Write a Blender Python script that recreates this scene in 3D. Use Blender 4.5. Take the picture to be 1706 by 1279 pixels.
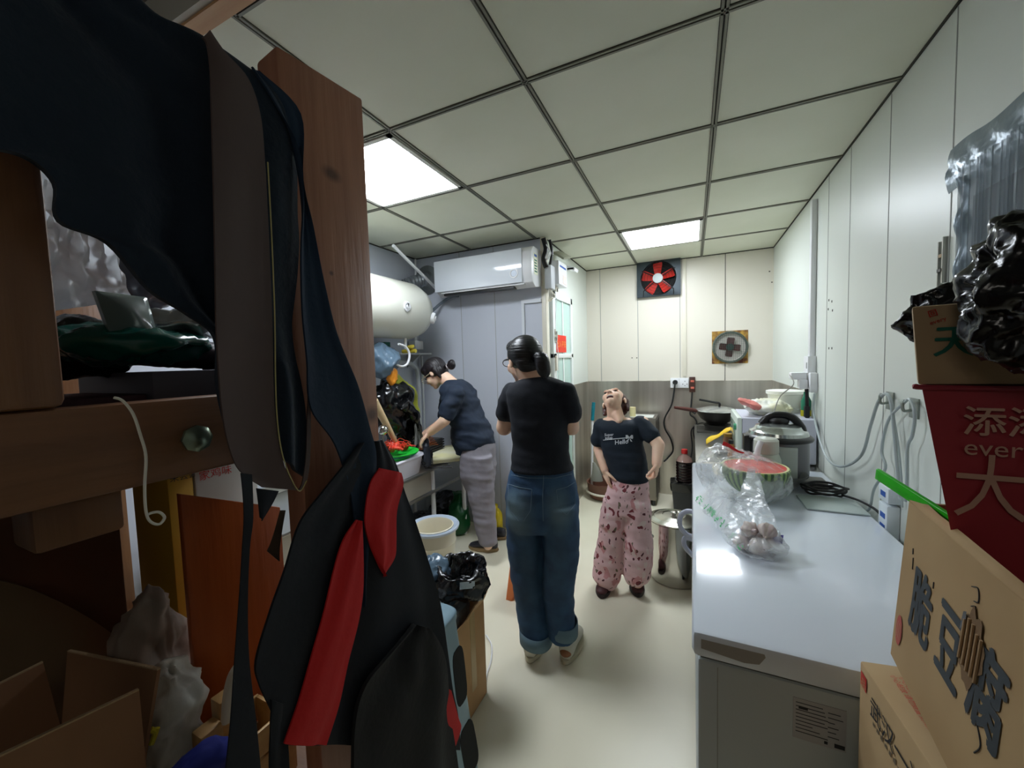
import bpy, bmesh, math, random
from mathutils import Vector, Matrix, noise
from mathutils.bvhtree import BVHTree
PI = math.pi
sc = bpy.context.scene
for o in list(bpy.data.objects): bpy.data.objects.remove(o)
COL = sc.collection
V = Vector

# ---------------------------------------------------------------- camera
FPX = 647.2261; W0, H0 = 1706, 1279
YAW, PITCH, ROLL, CAMZ = 0.43519028, -0.06039329, -0.03049853, 1.52
_cy, _sy = math.cos(YAW), math.sin(YAW)
FWD = V((-_sy*math.cos(PITCH), _cy*math.cos(PITCH), math.sin(PITCH)))
_r0 = V((_cy, _sy, 0)); _u0 = _r0.cross(FWD)
RT = math.cos(ROLL)*_r0 + math.sin(ROLL)*_u0
UP = RT.cross(FWD)
cam_d = bpy.data.cameras.new('camera'); cam = bpy.data.objects.new('camera', cam_d); COL.objects.link(cam)
cam_d.sensor_width = 36; cam_d.lens = 36*FPX/W0; cam_d.clip_start = 0.02; cam_d.clip_end = 60
cam.matrix_world = Matrix(((RT.x, UP.x, -FWD.x, 0), (RT.y, UP.y, -FWD.y, 0), (RT.z, UP.z, -FWD.z, CAMZ), (0, 0, 0, 1)))
sc.camera = cam
EYE = V((0, 0, CAMZ))
# ---------------------------------------------------------------- world, exposure
wd = bpy.data.worlds.new('world'); sc.world = wd; wd.use_nodes = True
wd.node_tree.nodes['Background'].inputs[0].default_value = (.5, .6, .7, 1)
wd.node_tree.nodes['Background'].inputs[1].default_value = 0.03
sc.view_settings.view_transform = 'Standard'; sc.view_settings.look = 'None'
sc.view_settings.gamma = 1; sc.view_settings.use_curve_mapping = False
sc.view_settings.exposure = 0.14
PANEL_NEAR = 27.0; PANEL_FAR = 27.0
la = bpy.data.lights.new('added_fill_light', 'AREA'); la.shape = 'RECTANGLE'; la.size = .7; la.size_y = .5; la.energy = 2.2; la.color = (1, .95, .86)  # unseen fill lamp added behind the camera to brighten boxes, coat and timber
lo = bpy.data.objects.new('added_fill_light', la); COL.objects.link(lo); lo.location = (-.35, -1.1, 2.35); lo.rotation_euler = (math.radians(38), 0, 0)       # panel values above: strength of the two ceiling panels (built below)

def at(px, py, x=None, y=None, z=None):
    """point of the place seen at a photo pixel, on a known plane of the room"""
    d = FWD + RT*((px-853)/FPX) - UP*((py-639.5)/FPX)
    if x is not None: t = x/d.x
    elif y is not None: t = y/d.y
    else: t = (z-CAMZ)/d.z
    return EYE + d*t

# ---------------------------------------------------------------- materials
def lin(v):
    v /= 255.0
    return v/12.92 if v <= .04045 else ((v+.055)/1.055)**2.4
def rgb(c): return (lin(c[0]), lin(c[1]), lin(c[2]), 1)
MATS = {}
def mat(name, col, rough=.5, metal=0, col2=None, nscale=8, bump=0, bscale=40, stretch=None, emis=0, alpha=1, trans=0, spec=.5, sheen=0, coat=0, aniso=0, detail=3, contrast=(.35,.65)):
    if name in MATS: return MATS[name]
    m = bpy.data.materials.new(name); m.use_nodes = True; MATS[name] = m
    nt = m.node_tree; N = nt.nodes; L = nt.links
    b = N['Principled BSDF']
    b.inputs['Base Color'].default_value = rgb(col)
    b.inputs['Roughness'].default_value = rough; b.inputs['Metallic'].default_value = metal
    b.inputs['Alpha'].default_value = alpha; b.inputs['Transmission Weight'].default_value = trans
    b.inputs['Specular IOR Level'].default_value = spec
    b.inputs['Sheen Weight'].default_value = sheen; b.inputs['Coat Weight'].default_value = coat
    if emis:
        b.inputs['Emission Color'].default_value = rgb(col); b.inputs['Emission Strength'].default_value = emis
    tc = N.new('ShaderNodeTexCoord'); mp = N.new('ShaderNodeMapping'); L.new(tc.outputs['Object'], mp.inputs[0])
    if stretch: mp.inputs['Scale'].default_value = stretch
    if col2:
        n = N.new('ShaderNodeTexNoise'); n.inputs['Scale'].default_value = nscale; n.inputs['Detail'].default_value = detail
        L.new(mp.outputs[0], n.inputs['Vector'])
        r = N.new('ShaderNodeValToRGB'); r.color_ramp.elements[0].position = contrast[0]; r.color_ramp.elements[1].position = contrast[1]
        r.color_ramp.elements[0].color = rgb(col); r.color_ramp.elements[1].color = rgb(col2)
        L.new(n.outputs['Fac'], r.inputs[0]); L.new(r.outputs[0], b.inputs['Base Color'])
    if bump:
        n2 = N.new('ShaderNodeTexNoise'); n2.inputs['Scale'].default_value = bscale; n2.inputs['Detail'].default_value = 4
        L.new(mp.outputs[0], n2.inputs['Vector'])
        bp = N.new('ShaderNodeBump'); bp.inputs['Strength'].default_value = bump; bp.inputs['Distance'].default_value = .01
        L.new(n2.outputs['Fac'], bp.inputs['Height']); L.new(bp.outputs[0], b.inputs['Normal'])
    return m

def wood(name, c1, c2, axis, rough=.45, scale=1.0, knots=()):
    """plank wood: grain stretched along `axis`, with dark knots at the given points"""
    if name in MATS: return MATS[name]
    s = [14*scale]*3; s[axis] = .9*scale
    m = mat(name, c1, rough, col2=c2, nscale=2.2, stretch=tuple(s), bump=.12, bscale=6, detail=6, contrast=(.3, .7))
    nt = m.node_tree; N = nt.nodes; L = nt.links; b = N['Principled BSDF']
    if knots:
        geo = N.new('ShaderNodeNewGeometry'); src = b.inputs['Base Color'].links[0].from_socket
        for (k, r, sq) in knots:
            sub = N.new('ShaderNodeVectorMath'); sub.operation = 'SUBTRACT'; sub.inputs[1].default_value = k; L.new(geo.outputs['Position'], sub.inputs[0])
            ml = N.new('ShaderNodeVectorMath'); ml.operation = 'MULTIPLY'; ml.inputs[1].default_value = sq; L.new(sub.outputs[0], ml.inputs[0])
            ln = N.new('ShaderNodeVectorMath'); ln.operation = 'LENGTH'; L.new(ml.outputs[0], ln.inputs[0])
            mr = N.new('ShaderNodeMapRange'); mr.inputs[1].default_value = r*.3; mr.inputs[2].default_value = r; mr.inputs[3].default_value = .75; mr.inputs[4].default_value = 0
            L.new(ln.outputs['Value'], mr.inputs[0])
            mx = N.new('ShaderNodeMix'); mx.data_type = 'RGBA'; L.new(mr.outputs[0], mx.inputs[0]); L.new(src, mx.inputs[6]); mx.inputs[7].default_value = rgb((48, 28, 26))
            src = mx.outputs[2]
        L.new(src, b.inputs['Base Color'])
    return m

M_wall = mat('wall_panel_white', (222, 227, 219), .38, bump=.04, bscale=3)
M_wallL = mat('wall_panel_grey', (202, 207, 218), .4, bump=.04, bscale=3)
M_seam = mat('seam', (158, 160, 155), .6)
M_seamd = mat('seam_dark', (60, 60, 54), .7)
M_ceil = mat('ceiling_tile', (228, 230, 212), .55, col2=(220, 223, 202), nscale=1.5, bump=.05, bscale=30)
M_bar = mat('ceiling_bar', (128, 128, 116), .45, metal=.3)
M_gap = mat('ceiling_gap', (48, 48, 40), .8)
M_floor = mat('floor_vinyl', (236, 230, 208), .34, col2=(226, 220, 196), nscale=1.6, bump=.03, bscale=4)
M_steel = mat('stainless', (176, 176, 170), .28, metal=.9, bump=.02, bscale=20, stretch=(12, 12, .6))
M_steels = mat('stainless_sheet', (226, 222, 212), .3, metal=.9, col2=(188, 184, 172), nscale=1.2, bump=.03, bscale=2, stretch=(6, 6, .35))
M_chrome = mat('polished_steel', (205, 203, 198), .1, metal=1)
M_white = mat('white_plastic', (235, 236, 238), .3)
M_cream = mat('cream_plastic', (228, 222, 205), .35)
M_black = mat('black_plastic', (18, 18, 20), .35)
M_blackrub = mat('black_rubber', (22, 22, 22), .6)
M_navy = mat('navy_cloth', (17, 27, 42), .85, bump=.15, bscale=120, sheen=.15)
M_coat = mat('coat_cloth', (6, 26, 42), .9, bump=.3, bscale=60, sheen=.05)
M_red = mat('red_cloth', (190, 8, 14), .75, bump=.1, bscale=80)
M_card = mat('cardboard', (186, 158, 116), .8, col2=(176, 146, 104), nscale=5, bump=.06, bscale=12)
M_card2 = mat('cardboard_dull', (150, 122, 86), .85, col2=(138, 110, 76), nscale=5, bump=.06, bscale=12)
M_cardin = mat('cardboard_inside', (120, 92, 62), .9, bump=.2, bscale=30)
M_bag = mat('black_bag_film', (10, 11, 13), .22, bump=.35, bscale=18, spec=.6)
M_skin = mat('skin', (244, 206, 180), .5, col2=(236, 192, 164), nscale=9)
M_skin.node_tree.nodes['Principled BSDF'].inputs['Subsurface Weight'].default_value = .08
M_hair = mat('black_hair', (14, 14, 18), .33, bump=.5, bscale=9, stretch=(1, 1, 12))
M_inkgreen = mat('ink_green', (32, 110, 92), .7); M_inkblack = mat('ink_black', (42, 44, 46), .7)
M_inkred = mat('ink_red', (200, 50, 40), .7); M_inktan = mat('ink_tan', (205, 160, 140), .6); M_inkblue = mat('ink_blue', (50, 90, 170), .6)
M_clear = mat('clear_bag_film', (238, 243, 246), .12, bump=.6, bscale=14, spec=.9)
_n = M_clear.node_tree.nodes; _l = M_clear.node_tree.links
_t = _n.new('ShaderNodeTexNoise'); _t.inputs['Scale'].default_value = 9; _t.inputs['Detail'].default_value = 5; _t.inputs['Distortion'].default_value = 1.5
_c = _n.new('ShaderNodeTexCoord'); _l.new(_c.outputs['Object'], _t.inputs['Vector'])
_m = _n.new('ShaderNodeMapRange'); _m.inputs[1].default_value = .4; _m.inputs[2].default_value = .7; _m.inputs[3].default_value = .14; _m.inputs[4].default_value = .6  # uneven film opacity: whiter creases imitate highlights on the plastic
_l.new(_t.outputs['Fac'], _m.inputs[0]); _l.new(_m.outputs[0], _n['Principled BSDF'].inputs['Alpha'])
M_bluegrey = mat('film_bluegrey', (90, 112, 130), .22, bump=.4, bscale=16)

# ---------------------------------------------------------------- geometry helpers
class B:
    def __init__(s): s.bm = bmesh.new(); s.mi = 0; s.mats = []
    def mat(s, m):
        if m not in s.mats: s.mats.append(m)
        s.mi = s.mats.index(m); return s
    def _f(s, vs):
        try:
            f = s.bm.faces.new(vs); f.material_index = s.mi; return f
        except ValueError: return None
    def box(s, a, b, M=None):
        a = V(a); b = V(b)
        P = [V((x, y, z)) for x in (a.x, b.x) for y in (a.y, b.y) for z in (a.z, b.z)]
        if M: P = [M @ p for p in P]
        v = [s.bm.verts.new(p) for p in P]
        for q in ((0,1,3,2),(4,6,7,5),(0,4,5,1),(2,3,7,6),(0,2,6,4),(1,5,7,3)): s._f([v[i] for i in q])
        return s
    def hexa(s, P):
        v = [s.bm.verts.new(V(p)) for p in P]      # 4 bottom, 4 top
        for q in ((3,2,1,0),(4,5,6,7),(0,1,5,4),(1,2,6,5),(2,3,7,6),(3,0,4,7)): s._f([v[i] for i in q])
        return s
    def rings(s, R, cap=True, closed=False):
        vs = [[s.bm.verts.new(V(p)) for p in r] for r in R]
        n = len(vs[0]); m = len(vs)
        for i in range(m-1 if not closed else m):
            a, b = vs[i], vs[(i+1) % m]
            for k in range(n): s._f([a[k], a[(k+1) % n], b[(k+1) % n], b[k]])
        if cap and not closed:
            s._f(vs[0][::-1]); s._f(vs[-1])
        return s
    def cyl(s, p0, p1, r0, r1=None, n=20, cap=True):
        p0 = V(p0); p1 = V(p1); r1 = r0 if r1 is None else r1
        d = (p1-p0).normalized(); a = d.orthogonal().normalized(); b = d.cross(a)
        C = [(math.cos(2*PI*k/n), math.sin(2*PI*k/n)) for k in range(n)]
        return s.rings([[p+(a*x+b*y)*r for x, y in C] for p, r in ((p0, r0), (p1, r1))], cap)
    def tube(s, pts, r, n=8, sub=6, closed=False):
        pts = [V(p) for p in pts]
        if sub > 1: pts = catmull(pts, sub, closed)
        R = []; up = None
        m = len(pts)
        for i, p in enumerate(pts):
            d = (pts[(i+1) % m]-pts[i-1]) if closed else (pts[min(i+1, m-1)]-pts[max(i-1, 0)])
            if d.length < 1e-9: d = V((0, 0, 1))
            d.normalize()
            a = d.orthogonal().normalized() if up is None else (up-d*up.dot(d)).normalized()
            up = a; b = d.cross(a)
            rr = r(i/(m-1)) if callable(r) else r
            R.append([p+(a*math.cos(2*PI*k/n)+b*math.sin(2*PI*k/n))*rr for k in range(n)])
        return s.rings(R, True, closed)
    def lathe(s, prof, c=(0, 0, 0), axis=(0, 0, 1), n=32, cap=False, sx=1):
        c = V(c); d = V(axis).normalized()
        a = V((1, 0, 0)) if abs(d.x) < .9 else V((0, 1, 0))
        a = (a-d*a.dot(d)).normalized(); b = d.cross(a)
        return s.rings([[c+d*h+(a*math.cos(2*PI*k/n)*sx+b*math.sin(2*PI*k/n))*max(r, 1e-4) for k in range(n)] for r, h in prof], cap)
    def ell(s, c, r, M=None, n=16):
        c = V(c); R = []
        r = (r, r, r) if not hasattr(r, '__len__') else r
        for i in range(1, n):
            t = PI*i/n; ring = []
            for k in range(2*n):
                p = V((r[0]*math.sin(t)*math.cos(PI*k/n), r[1]*math.sin(t)*math.sin(PI*k/n), -r[2]*math.cos(t)))
                if M: p = M @ p
                ring.append(c+p)
            R.append(ring)
        return s.rings(R, True)
    def cap(s, p0, r0, p1, r1):
        s.cyl(p0, p1, r0, r1, 16); s.ell(p0, r0, n=8); s.ell(p1, r1, n=8); return s
    def chain(s, pts, rs):
        for i in range(len(pts)-1): s.cap(pts[i], rs[i], pts[i+1], rs[i+1])
        return s
    def loft(s, rings, A=(1, 0, 0), D=(0, 1, 0), n=28, e=2.0, sub=4):
        """rings: (centre, a, d) ellipses in the plane of A and D, interpolated"""
        A = V(A); D = V(D)
        cs = catmull([V(r[0]) for r in rings], sub); ab = catmull([V((r[1], r[2], 0)) for r in rings], sub)
        R = []
        for c, q in zip(cs, ab):
            ring = []
            for k in range(n):
                t = 2*PI*k/n; x = math.cos(t); y = math.sin(t)
                x = math.copysign(abs(x)**(2/e), x); y = math.copysign(abs(y)**(2/e), y)
                ring.append(c+A*(x*q.x)+D*(y*q.y))
            R.append(ring)
        return s.rings(R, True)
    def prism(s, pts, d):
        d = V(d); a = [s.bm.verts.new(V(p)) for p in pts]; b = [s.bm.verts.new(V(p)+d) for p in pts]
        n = len(a); s._f(a[::-1]); s._f(b)
        for k in range(n): s._f([a[k], a[(k+1) % n], b[(k+1) % n], b[k]])
        return s
    def grid(s, G, thick=0, nrm=None):
        """G[i][j] points; a sheet, optionally thickened along nrm"""
        vs = [[s.bm.verts.new(V(p)) for p in r] for r in G]
        for i in range(len(vs)-1):
            for j in range(len(vs[0])-1): s._f([vs[i][j], vs[i][j+1], vs[i+1][j+1], vs[i+1][j]])
        if thick:
            nv = V(nrm)*thick
            ws = [[s.bm.verts.new(v.co+nv) for v in r] for r in vs]
            for i in range(len(ws)-1):
                for j in range(len(ws[0])-1): s._f([ws[i][j], ws[i+1][j], ws[i+1][j+1], ws[i][j+1]])
            m, n = len(vs), len(vs[0])
            bd = [(0, j) for j in range(n)]+[(i, n-1) for i in range(1, m)]+[(m-1, j) for j in range(n-2, -1, -1)]+[(i, 0) for i in range(m-2, 0, -1)]
            for q in range(len(bd)):
                (a, b), (c, d) = bd[q], bd[(q+1) % len(bd)]
                s._f([vs[a][b], ws[a][b], ws[c][d], vs[c][d]])
        return s
    def displace(s, fn):
        s.bm.normal_update()
        new = [v.co+fn(v.co, v.normal) for v in s.bm.verts]
        for v, p in zip(s.bm.verts, new): v.co = p
        return s
    def build(s, name, m=None, parent=None, bevel=0, angle=40, remesh=0, smooth=0, sub=0, solid=0, label=None):
        bmesh.ops.recalc_face_normals(s.bm, faces=s.bm.faces)
        me = bpy.data.meshes.new(name); s.bm.to_mesh(me); s.bm.free()
        ms = s.mats or [m]
        for q in ms: me.materials.append(q)
        o = bpy.data.objects.new(name, me); COL.objects.link(o)
        if remesh:
            md = o.modifiers.new('r', 'REMESH'); md.mode = 'VOXEL'; md.voxel_size = remesh
            if smooth:
                md = o.modifiers.new('s', 'SMOOTH'); md.factor = .6; md.iterations = smooth
        if solid: md = o.modifiers.new('t', 'SOLIDIFY'); md.thickness = solid; md.offset = 0
        if bevel:
            md = o.modifiers.new('b', 'BEVEL'); md.width = bevel; md.segments = 2; md.limit_method = 'ANGLE'; md.angle_limit = math.radians(35)
        if sub: md = o.modifiers.new('u', 'SUBSURF'); md.levels = sub; md.render_levels = sub
        if o.modifiers:
            dg = bpy.context.evaluated_depsgraph_get(); dg.update()
            me2 = bpy.data.meshes.new_from_object(o.evaluated_get(dg)); o.modifiers.clear(); o.data = me2; me2.name = name
            bpy.data.meshes.remove(me); me = me2
        for p in me.polygons: p.use_smooth = True
        me.set_sharp_from_angle(angle=math.radians(angle))
        if parent: attach(o, parent)
        else: rebase(o)
        if label: o['label'] = label
        return o
def catmull(pts, sub, closed=False):
    n = len(pts); out = []
    for i in range(n if closed else n-1):
        if closed: p0, p1, p2, p3 = pts[i-1], pts[i], pts[(i+1) % n], pts[(i+2) % n]
        else: p0, p1, p2, p3 = pts[max(i-1, 0)], pts[i], pts[i+1], pts[min(i+2, n-1)]
        for k in range(sub):
            t = k/sub
            out.append(.5*((2*p1)+(p2-p0)*t+(2*p0-5*p1+4*p2-p3)*t*t+(3*p1-p0-3*p2+p3)*t*t*t))
    if not closed: out.append(pts[-1].copy())
    return out
def rebase(o):
    vs = o.data.vertices
    if not len(vs): return
    xs = [v.co for v in vs]
    c = V(((min(p.x for p in xs)+max(p.x for p in xs))/2, (min(p.y for p in xs)+max(p.y for p in xs))/2, min(p.z for p in xs)))
    o.data.transform(Matrix.Translation(-c)); o.location = c
def worldloc(o):
    l = V((0, 0, 0))
    while o: l = l+o.location; o = o.parent
    return l
def attach(o, parent):
    """mesh data is in world coordinates: give the part its own origin, under its thing"""
    rebase(o); wl = V(o.location); o.parent = parent; o.location = wl-worldloc(parent)
def tag(o, label, cat, group=None, kind=None):
    if label: o['label'] = label
    if cat: o['category'] = cat
    if group: o['group'] = group
    if kind: o['kind'] = kind
    return o
def thing(name, label, cat, loc, group=None):
    o = bpy.data.objects.new(name, None); COL.objects.link(o); o.location = V(loc); o.empty_display_size = .05
    return tag(o, label, cat, group)
def struct(o): o['kind'] = 'structure'; return o
def dup(root, delta, label=None, group=None):
    r = root.copy(); COL.objects.link(r); r.location = V(root.location)+V(delta)
    if label: r['label'] = label
    if group: r['group'] = group
    for ch in list(root.children):
        c = ch.copy(); COL.objects.link(c); c.parent = r
        for g in list(ch.children):
            d = g.copy(); COL.objects.link(d); d.parent = c
    return r
def bvh_of(o):
    me = o.data; wl = worldloc(o)
    return BVHTree.FromPolygons([v.co+wl for v in me.vertices], [tuple(p.vertices) for p in me.polygons])
def thin_film(m, w=.7):
    """thin milky film: light falling on its far side comes through"""
    nt = m.node_tree; N = nt.nodes; L = nt.links; out = N['Material Output']; p = N['Principled BSDF']
    t = N.new('ShaderNodeBsdfTranslucent'); t.inputs[0].default_value = p.inputs['Base Color'].default_value
    x = N.new('ShaderNodeMixShader'); x.inputs[0].default_value = w; L.new(p.outputs[0], x.inputs[1]); L.new(t.outputs[0], x.inputs[2]); L.new(x.outputs[0], out.inputs['Surface']); return m
def text_bm(body, size, origin, X, Y, b=None, depth=.001, align='LEFT', bold=0):
    """real lettering: glyph outlines turned to mesh, laid on the plane X,Y at origin"""
    cu = bpy.data.curves.new('t', 'FONT'); cu.body = body; cu.size = size; cu.align_x = align; cu.resolution_u = 3
    o = bpy.data.objects.new('t', cu); COL.objects.link(o)
    dg = bpy.context.evaluated_depsgraph_get(); dg.update()
    me = bpy.data.meshes.new_from_object(o.evaluated_get(dg))
    X = V(X); Y = V(Y); N = X.normalized().cross(Y.normalized())
    b = b or B()
    for q, (ox, oy) in enumerate([(0, 0)] if not bold else [(0, 0), (bold, 0), (-bold, 0), (0, bold*.6), (0, -bold*.6)]):
        vs = [b.bm.verts.new(V(origin)+X*(v.co.x+ox*size)+Y*(v.co.y+oy*size)+N*(depth+q*.00003)) for v in me.vertices]
        for p in me.polygons: b._f([vs[i] for i in p.vertices])
    bpy.data.objects.remove(o); bpy.data.meshes.remove(me)
    return b
def fbm(p, s, o=4): return noise.fractal(V(p)*s, 1.0, 2.0, o)
def ridge(p, s):
    return 1-abs(noise.noise(V(p)*s))*2
def crumple(seed, amp=.03, s=5, fine=.4):
    off = V((seed*7.1, seed*3.3, seed*1.7))
    def f(p, n):
        q = p+off
        return n*(amp*(ridge(q, s)-.6)+amp*fine*(ridge(q, s*3.1)-.6)+amp*.25*noise.noise(q*s*7))
    return f
def sack(name, c, r, m, seed=1, amp=.03, s=5, parent=None, M=None, n=28, floor_z=None, label=None, neck=None):
    b = B(); b.ell(c, r, M, n=n)
    if neck: b.ell(V(c)+V(neck), (r[0]*.45, r[1]*.45, r[2]*.45), n=n//2)
    b.displace(crumple(seed, amp, s))
    if floor_z is not None:
        for v in b.bm.verts: v.co.z = max(v.co.z, floor_z+.001)
    return b.build(name, m, parent, angle=75, label=label)
def drape(rows, x0=None, y0=None, cols=24, sub=8, wave=None, thick=.006, nrm=(-1, 0, 0)):
    """rows of (left px, left py, right px, right py, depth offset) hung on the plane x0 or y0"""
    L = []; R = []
    for r in rows:
        dx = r[4] if len(r) > 4 else 0
        if x0 is not None: L.append(at(r[0], r[1], x=x0+dx)); R.append(at(r[2], r[3], x=x0+dx))
        else: L.append(at(r[0], r[1], y=y0+dx)); R.append(at(r[2], r[3], y=y0+dx))
    L = catmull(L, sub); R = catmull(R, sub); G = []
    n = V(nrm)
    for i, (a, c) in enumerate(zip(L, R)):
        row = []
        for j in range(cols+1):
            t = j/cols; p = a.lerp(c, t)
            if wave: p = p-n*wave(i/(len(L)-1), t)
            row.append(p)
        G.append(row)
    b = B(); b.grid(G, thick, nrm); return b

# ================================================================= ROOM
XR, YB, YA, XG, XL, ZC, YF = .714, 4.514, 3.10, -1.111, -2.432, 2.53, -1.4
T = .63; Y0 = 2.1756*T
GX = [1.1333*T, .1422*T, -.87*T, -1.878*T, -2.876*T, -3.861*T]
struct(B().mat(M_floor).box((XL-.1, YF-.1, -.06), (XR+.1, YB+.1, 0)).build('floor'))
# right wall with its panel seams
b = B().mat(M_wall).box((XR, YF, 0), (XR+.08, YB, ZC))
b.mat(M_seam)
for px, py in ((1590, 200), (1485, 190), (1418, 285), (1381, 330)):
    y = at(px, py, x=XR).y; b.box((XR-.0012, y-.0022, 0), (XR+.001, y+.0022, ZC))
for y in (.35, -.5): b.box((XR-.0012, y-.0022, 0), (XR+.001, y+.0022, ZC))
struct(b.build('wall_right'))
b = B().mat(mat('wall_panel_warm', (227, 221, 207), .38, bump=.04, bscale=3)).box((XG-.08, YB, 0), (XR+.08, YB+.08, ZC)); b.mat(M_seam)
for px, m in ((1001, M_seam), (1063, M_seam), (1133, M_seam), (1208, M_seamd), (1291, M_seam)):
    x = at(px, 560, y=YB).x; b.mat(m).box((x-.003, YB-.0015, 1.25), (x+.003, YB, ZC))
struct(b.build('wall_back'))
b = B().mat(M_wallL).box((XL-.08, YA, 0), (XG, YA+.08, ZC)); b.mat(M_seam)
for px in (770, 826): x = at(px, 560, y=YA).x; b.box((x-.002, YA-.0015, 0), (x+.002, YA, ZC))
struct(b.build('wall_middle'))
struct(B().mat(M_wall).box((XG-.08, YA+.08, 0), (XG, YB, ZC)).build('wall_door_side'))
struct(B().mat(M_wallL).box((XL-.08, YF, 0), (XL, YA, ZC)).build('wall_left'))
struct(B().mat(mat('wall_dim', (120, 112, 100), .7)).box((XL-.08, YF-.08, 0), (XR+.08, YF, ZC)).build('wall_front'))
# ceiling: slab plus tile grid
YT = .735
struct(B().mat(M_ceil).box((XL-.08, YT, ZC), (XR+.08, YB+.08, ZC+.05)).build('ceiling'))
b = B()
def bar(a, c):
    lo = V((min(a[0], c[0]), min(a[1], c[1]), 0)); hi = V((max(a[0], c[0]), max(a[1], c[1]), 0))
    along_y = (hi.y-lo.y) > (hi.x-lo.x); e = V((.013, 0, 0)) if along_y else V((0, .013, 0)); k = V((.004, 0, 0)) if along_y else V((0, .004, 0))
    b.mat(M_gap).box(lo-e+V((0, 0, ZC-.0015)), hi+e+V((0, 0, ZC+.001)))
    for sgn in (-1, 1):
        m0 = e*(.52*sgn)
        b.mat(M_bar).box(lo-k+m0+V((0, 0, ZC-.006)), hi+k+m0+V((0, 0, ZC)))
rows = [Y0+T*k for k in range(-1, 5)]
for i, x in enumerate(GX[1:5]):
    y1 = YB if i < 2 else YA
    y0 = YT if i < 3 else Y0-T*.55
    bar((x, y0), (x, y1))
for k, y in enumerate(rows):
    xl = XG if y > YA else XL
    if k == 0: xl = GX[3]
    bar((xl, y), (XR, y))
struct(b.build('trim_1'))
b = B()
b.mat(M_gap)
for a, c in (((XR-.006, YT), (XR, YB)), ((XG, YB-.006), (XR, YB)), ((XL, YA-.006), (XG, YA)), ((XG, YA), (XG+.006, YB)), ((XL, YT), (XL+.006, YA))):
    b.box((a[0], a[1], ZC-.008), (c[0], c[1], ZC))
struct(b.build('trim_2'))
# raised dull slab and timber batten where the tiles stop
struct(B().mat(mat('slab_grey', (128, 126, 118), .8)).box((XL-.08, YF-.08, ZC+.1), (XR+.08, YT+.1, ZC+.16)).build('ceiling_slab'))
b = B().mat(wood('batten_wood', (205, 165, 120), (190, 145, 100), 0)).box((XL, YT-.045, ZC-.012), (XR, YT, ZC+.06))
b.mat(mat('batten_paint', (200, 200, 190), .6)).box((XL, YT-.062, ZC-.004), (XR, YT-.045, ZC+.1))
struct(b.build('trim_3'))
# stainless splashback
b = B().mat(M_steels).box((XG, YB-.004, 0), (XR, YB-.0005, 1.25))
tag(b.build('splashback'), 'brushed stainless steel sheet covering the lower back wall', 'splashback')
tag(B().mat(M_steels).box((XR-.004, 3.32, 0), (XR-.0005, YB-.005, 1.25)).build('splashback'), 'narrow steel sheet on the right wall behind the microwave', 'splashback')
tag(B().mat(M_steels).box((XG+.0005, 3.85, 0), (XG+.004, YB-.005, 1.25)).build('splashback'), 'narrow steel sheet on the side wall beyond the door', 'splashback')
# corner post where the middle wall meets the door wall
b = B().mat(M_cream).box((XG-.03, YA-.012, 0), (XG+.012, YA+.05, ZC))
struct(b.build('trim_4', bevel=.003))
b = B().mat(mat('door_frame_paint', (222, 226, 232), .35)).box((at(872, 503, y=YA).x-.012, YA-.02, 0), (at(872, 503, y=YA).x+.012, YA, 2.02)).box((at(872, 503, y=YA).x-.012, YA-.022, 2.0), (XG-.03, YA, 2.03))
struct(b.build('trim_5'))
# door in the side wall
D0, D1, DZ = 3.2, 3.80, 2.11
M_dfr = mat('door_white', (232, 236, 232), .3)
d = thing('door_1', None, None, (XG, (D0+D1)/2, 0)); d['kind'] = 'structure'
b = B().mat(M_dfr)
b.box((XG-.01, D0, 0), (XG+.03, D0+.08, DZ)).box((XG-.01, D1-.05, 0), (XG+.03, D1, DZ)).box((XG-.01, D0, DZ-.06), (XG+.03, D1, DZ)).box((XG-.01, D0, 1.53), (XG+.03, D1, 1.57)).box((XG, D0+.08, 0), (XG+.02, D1-.05, .12))
b.box((XG+.002, 3.5, 0), (XG+.02, 3.53, DZ))
b.build('door_frame', None, d, bevel=.003)
B().mat(mat('door_glass', (186, 218, 208), .12, spec=.8, coat=.3)).box((XG+.004, D0+.05, .05), (XG+.012, D1-.04, DZ-.05)).build('glass_pane', None, d)
b = B().mat(M_chrome); b.cyl((XG+.03, D0+.04, 1.72), (XG+.05, D0+.04, 1.72), .018); b.cyl((XG+.045, D0+.04, 1.76), (XG+.045, D0+.04, 1.68), .008); b.box((XG+.03, D0+.025, 1.66), (XG+.035, D0+.055, 1.78))
b.build('door_latch', None, d)
b = B().mat(M_cream).box((XG+.03, D0+.015, 1.42), (XG+.05, D0+.05, 1.55)); b.build('door_lock', None, d, bevel=.004)

# =================================================================== ceiling lights
def panel(x0, x1, y0, y1, strength, col, label, name='ceiling_light'):
    t = thing(name, label, 'ceiling light', ((x0+x1)/2, (y0+y1)/2, ZC-.012), 'square LED panels in the ceiling')
    e = .022
    B().mat(mat('lamp_frame', (225, 225, 218), .4)).box((x0, y0, ZC-.01), (x1, y0+e, ZC)).box((x0, y1-e, ZC-.01), (x1, y1, ZC)).box((x0, y0, ZC-.01), (x0+e, y1, ZC)).box((x1-e, y0, ZC-.01), (x1, y1, ZC)).build('frame', None, t)
    B().mat(mat('diffuser_'+name+str(strength), col, .5, emis=strength)).box((x0+e, y0+e, ZC-.006), (x1-e, y1-e, ZC-.002)).build('diffuser', None, t)
panel(GX[4]+.015, GX[3]-.015, Y0+.015, Y0+T-.015, PANEL_NEAR, (238, 246, 255), 'bright square LED panel in the ceiling beside the wooden post')
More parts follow.
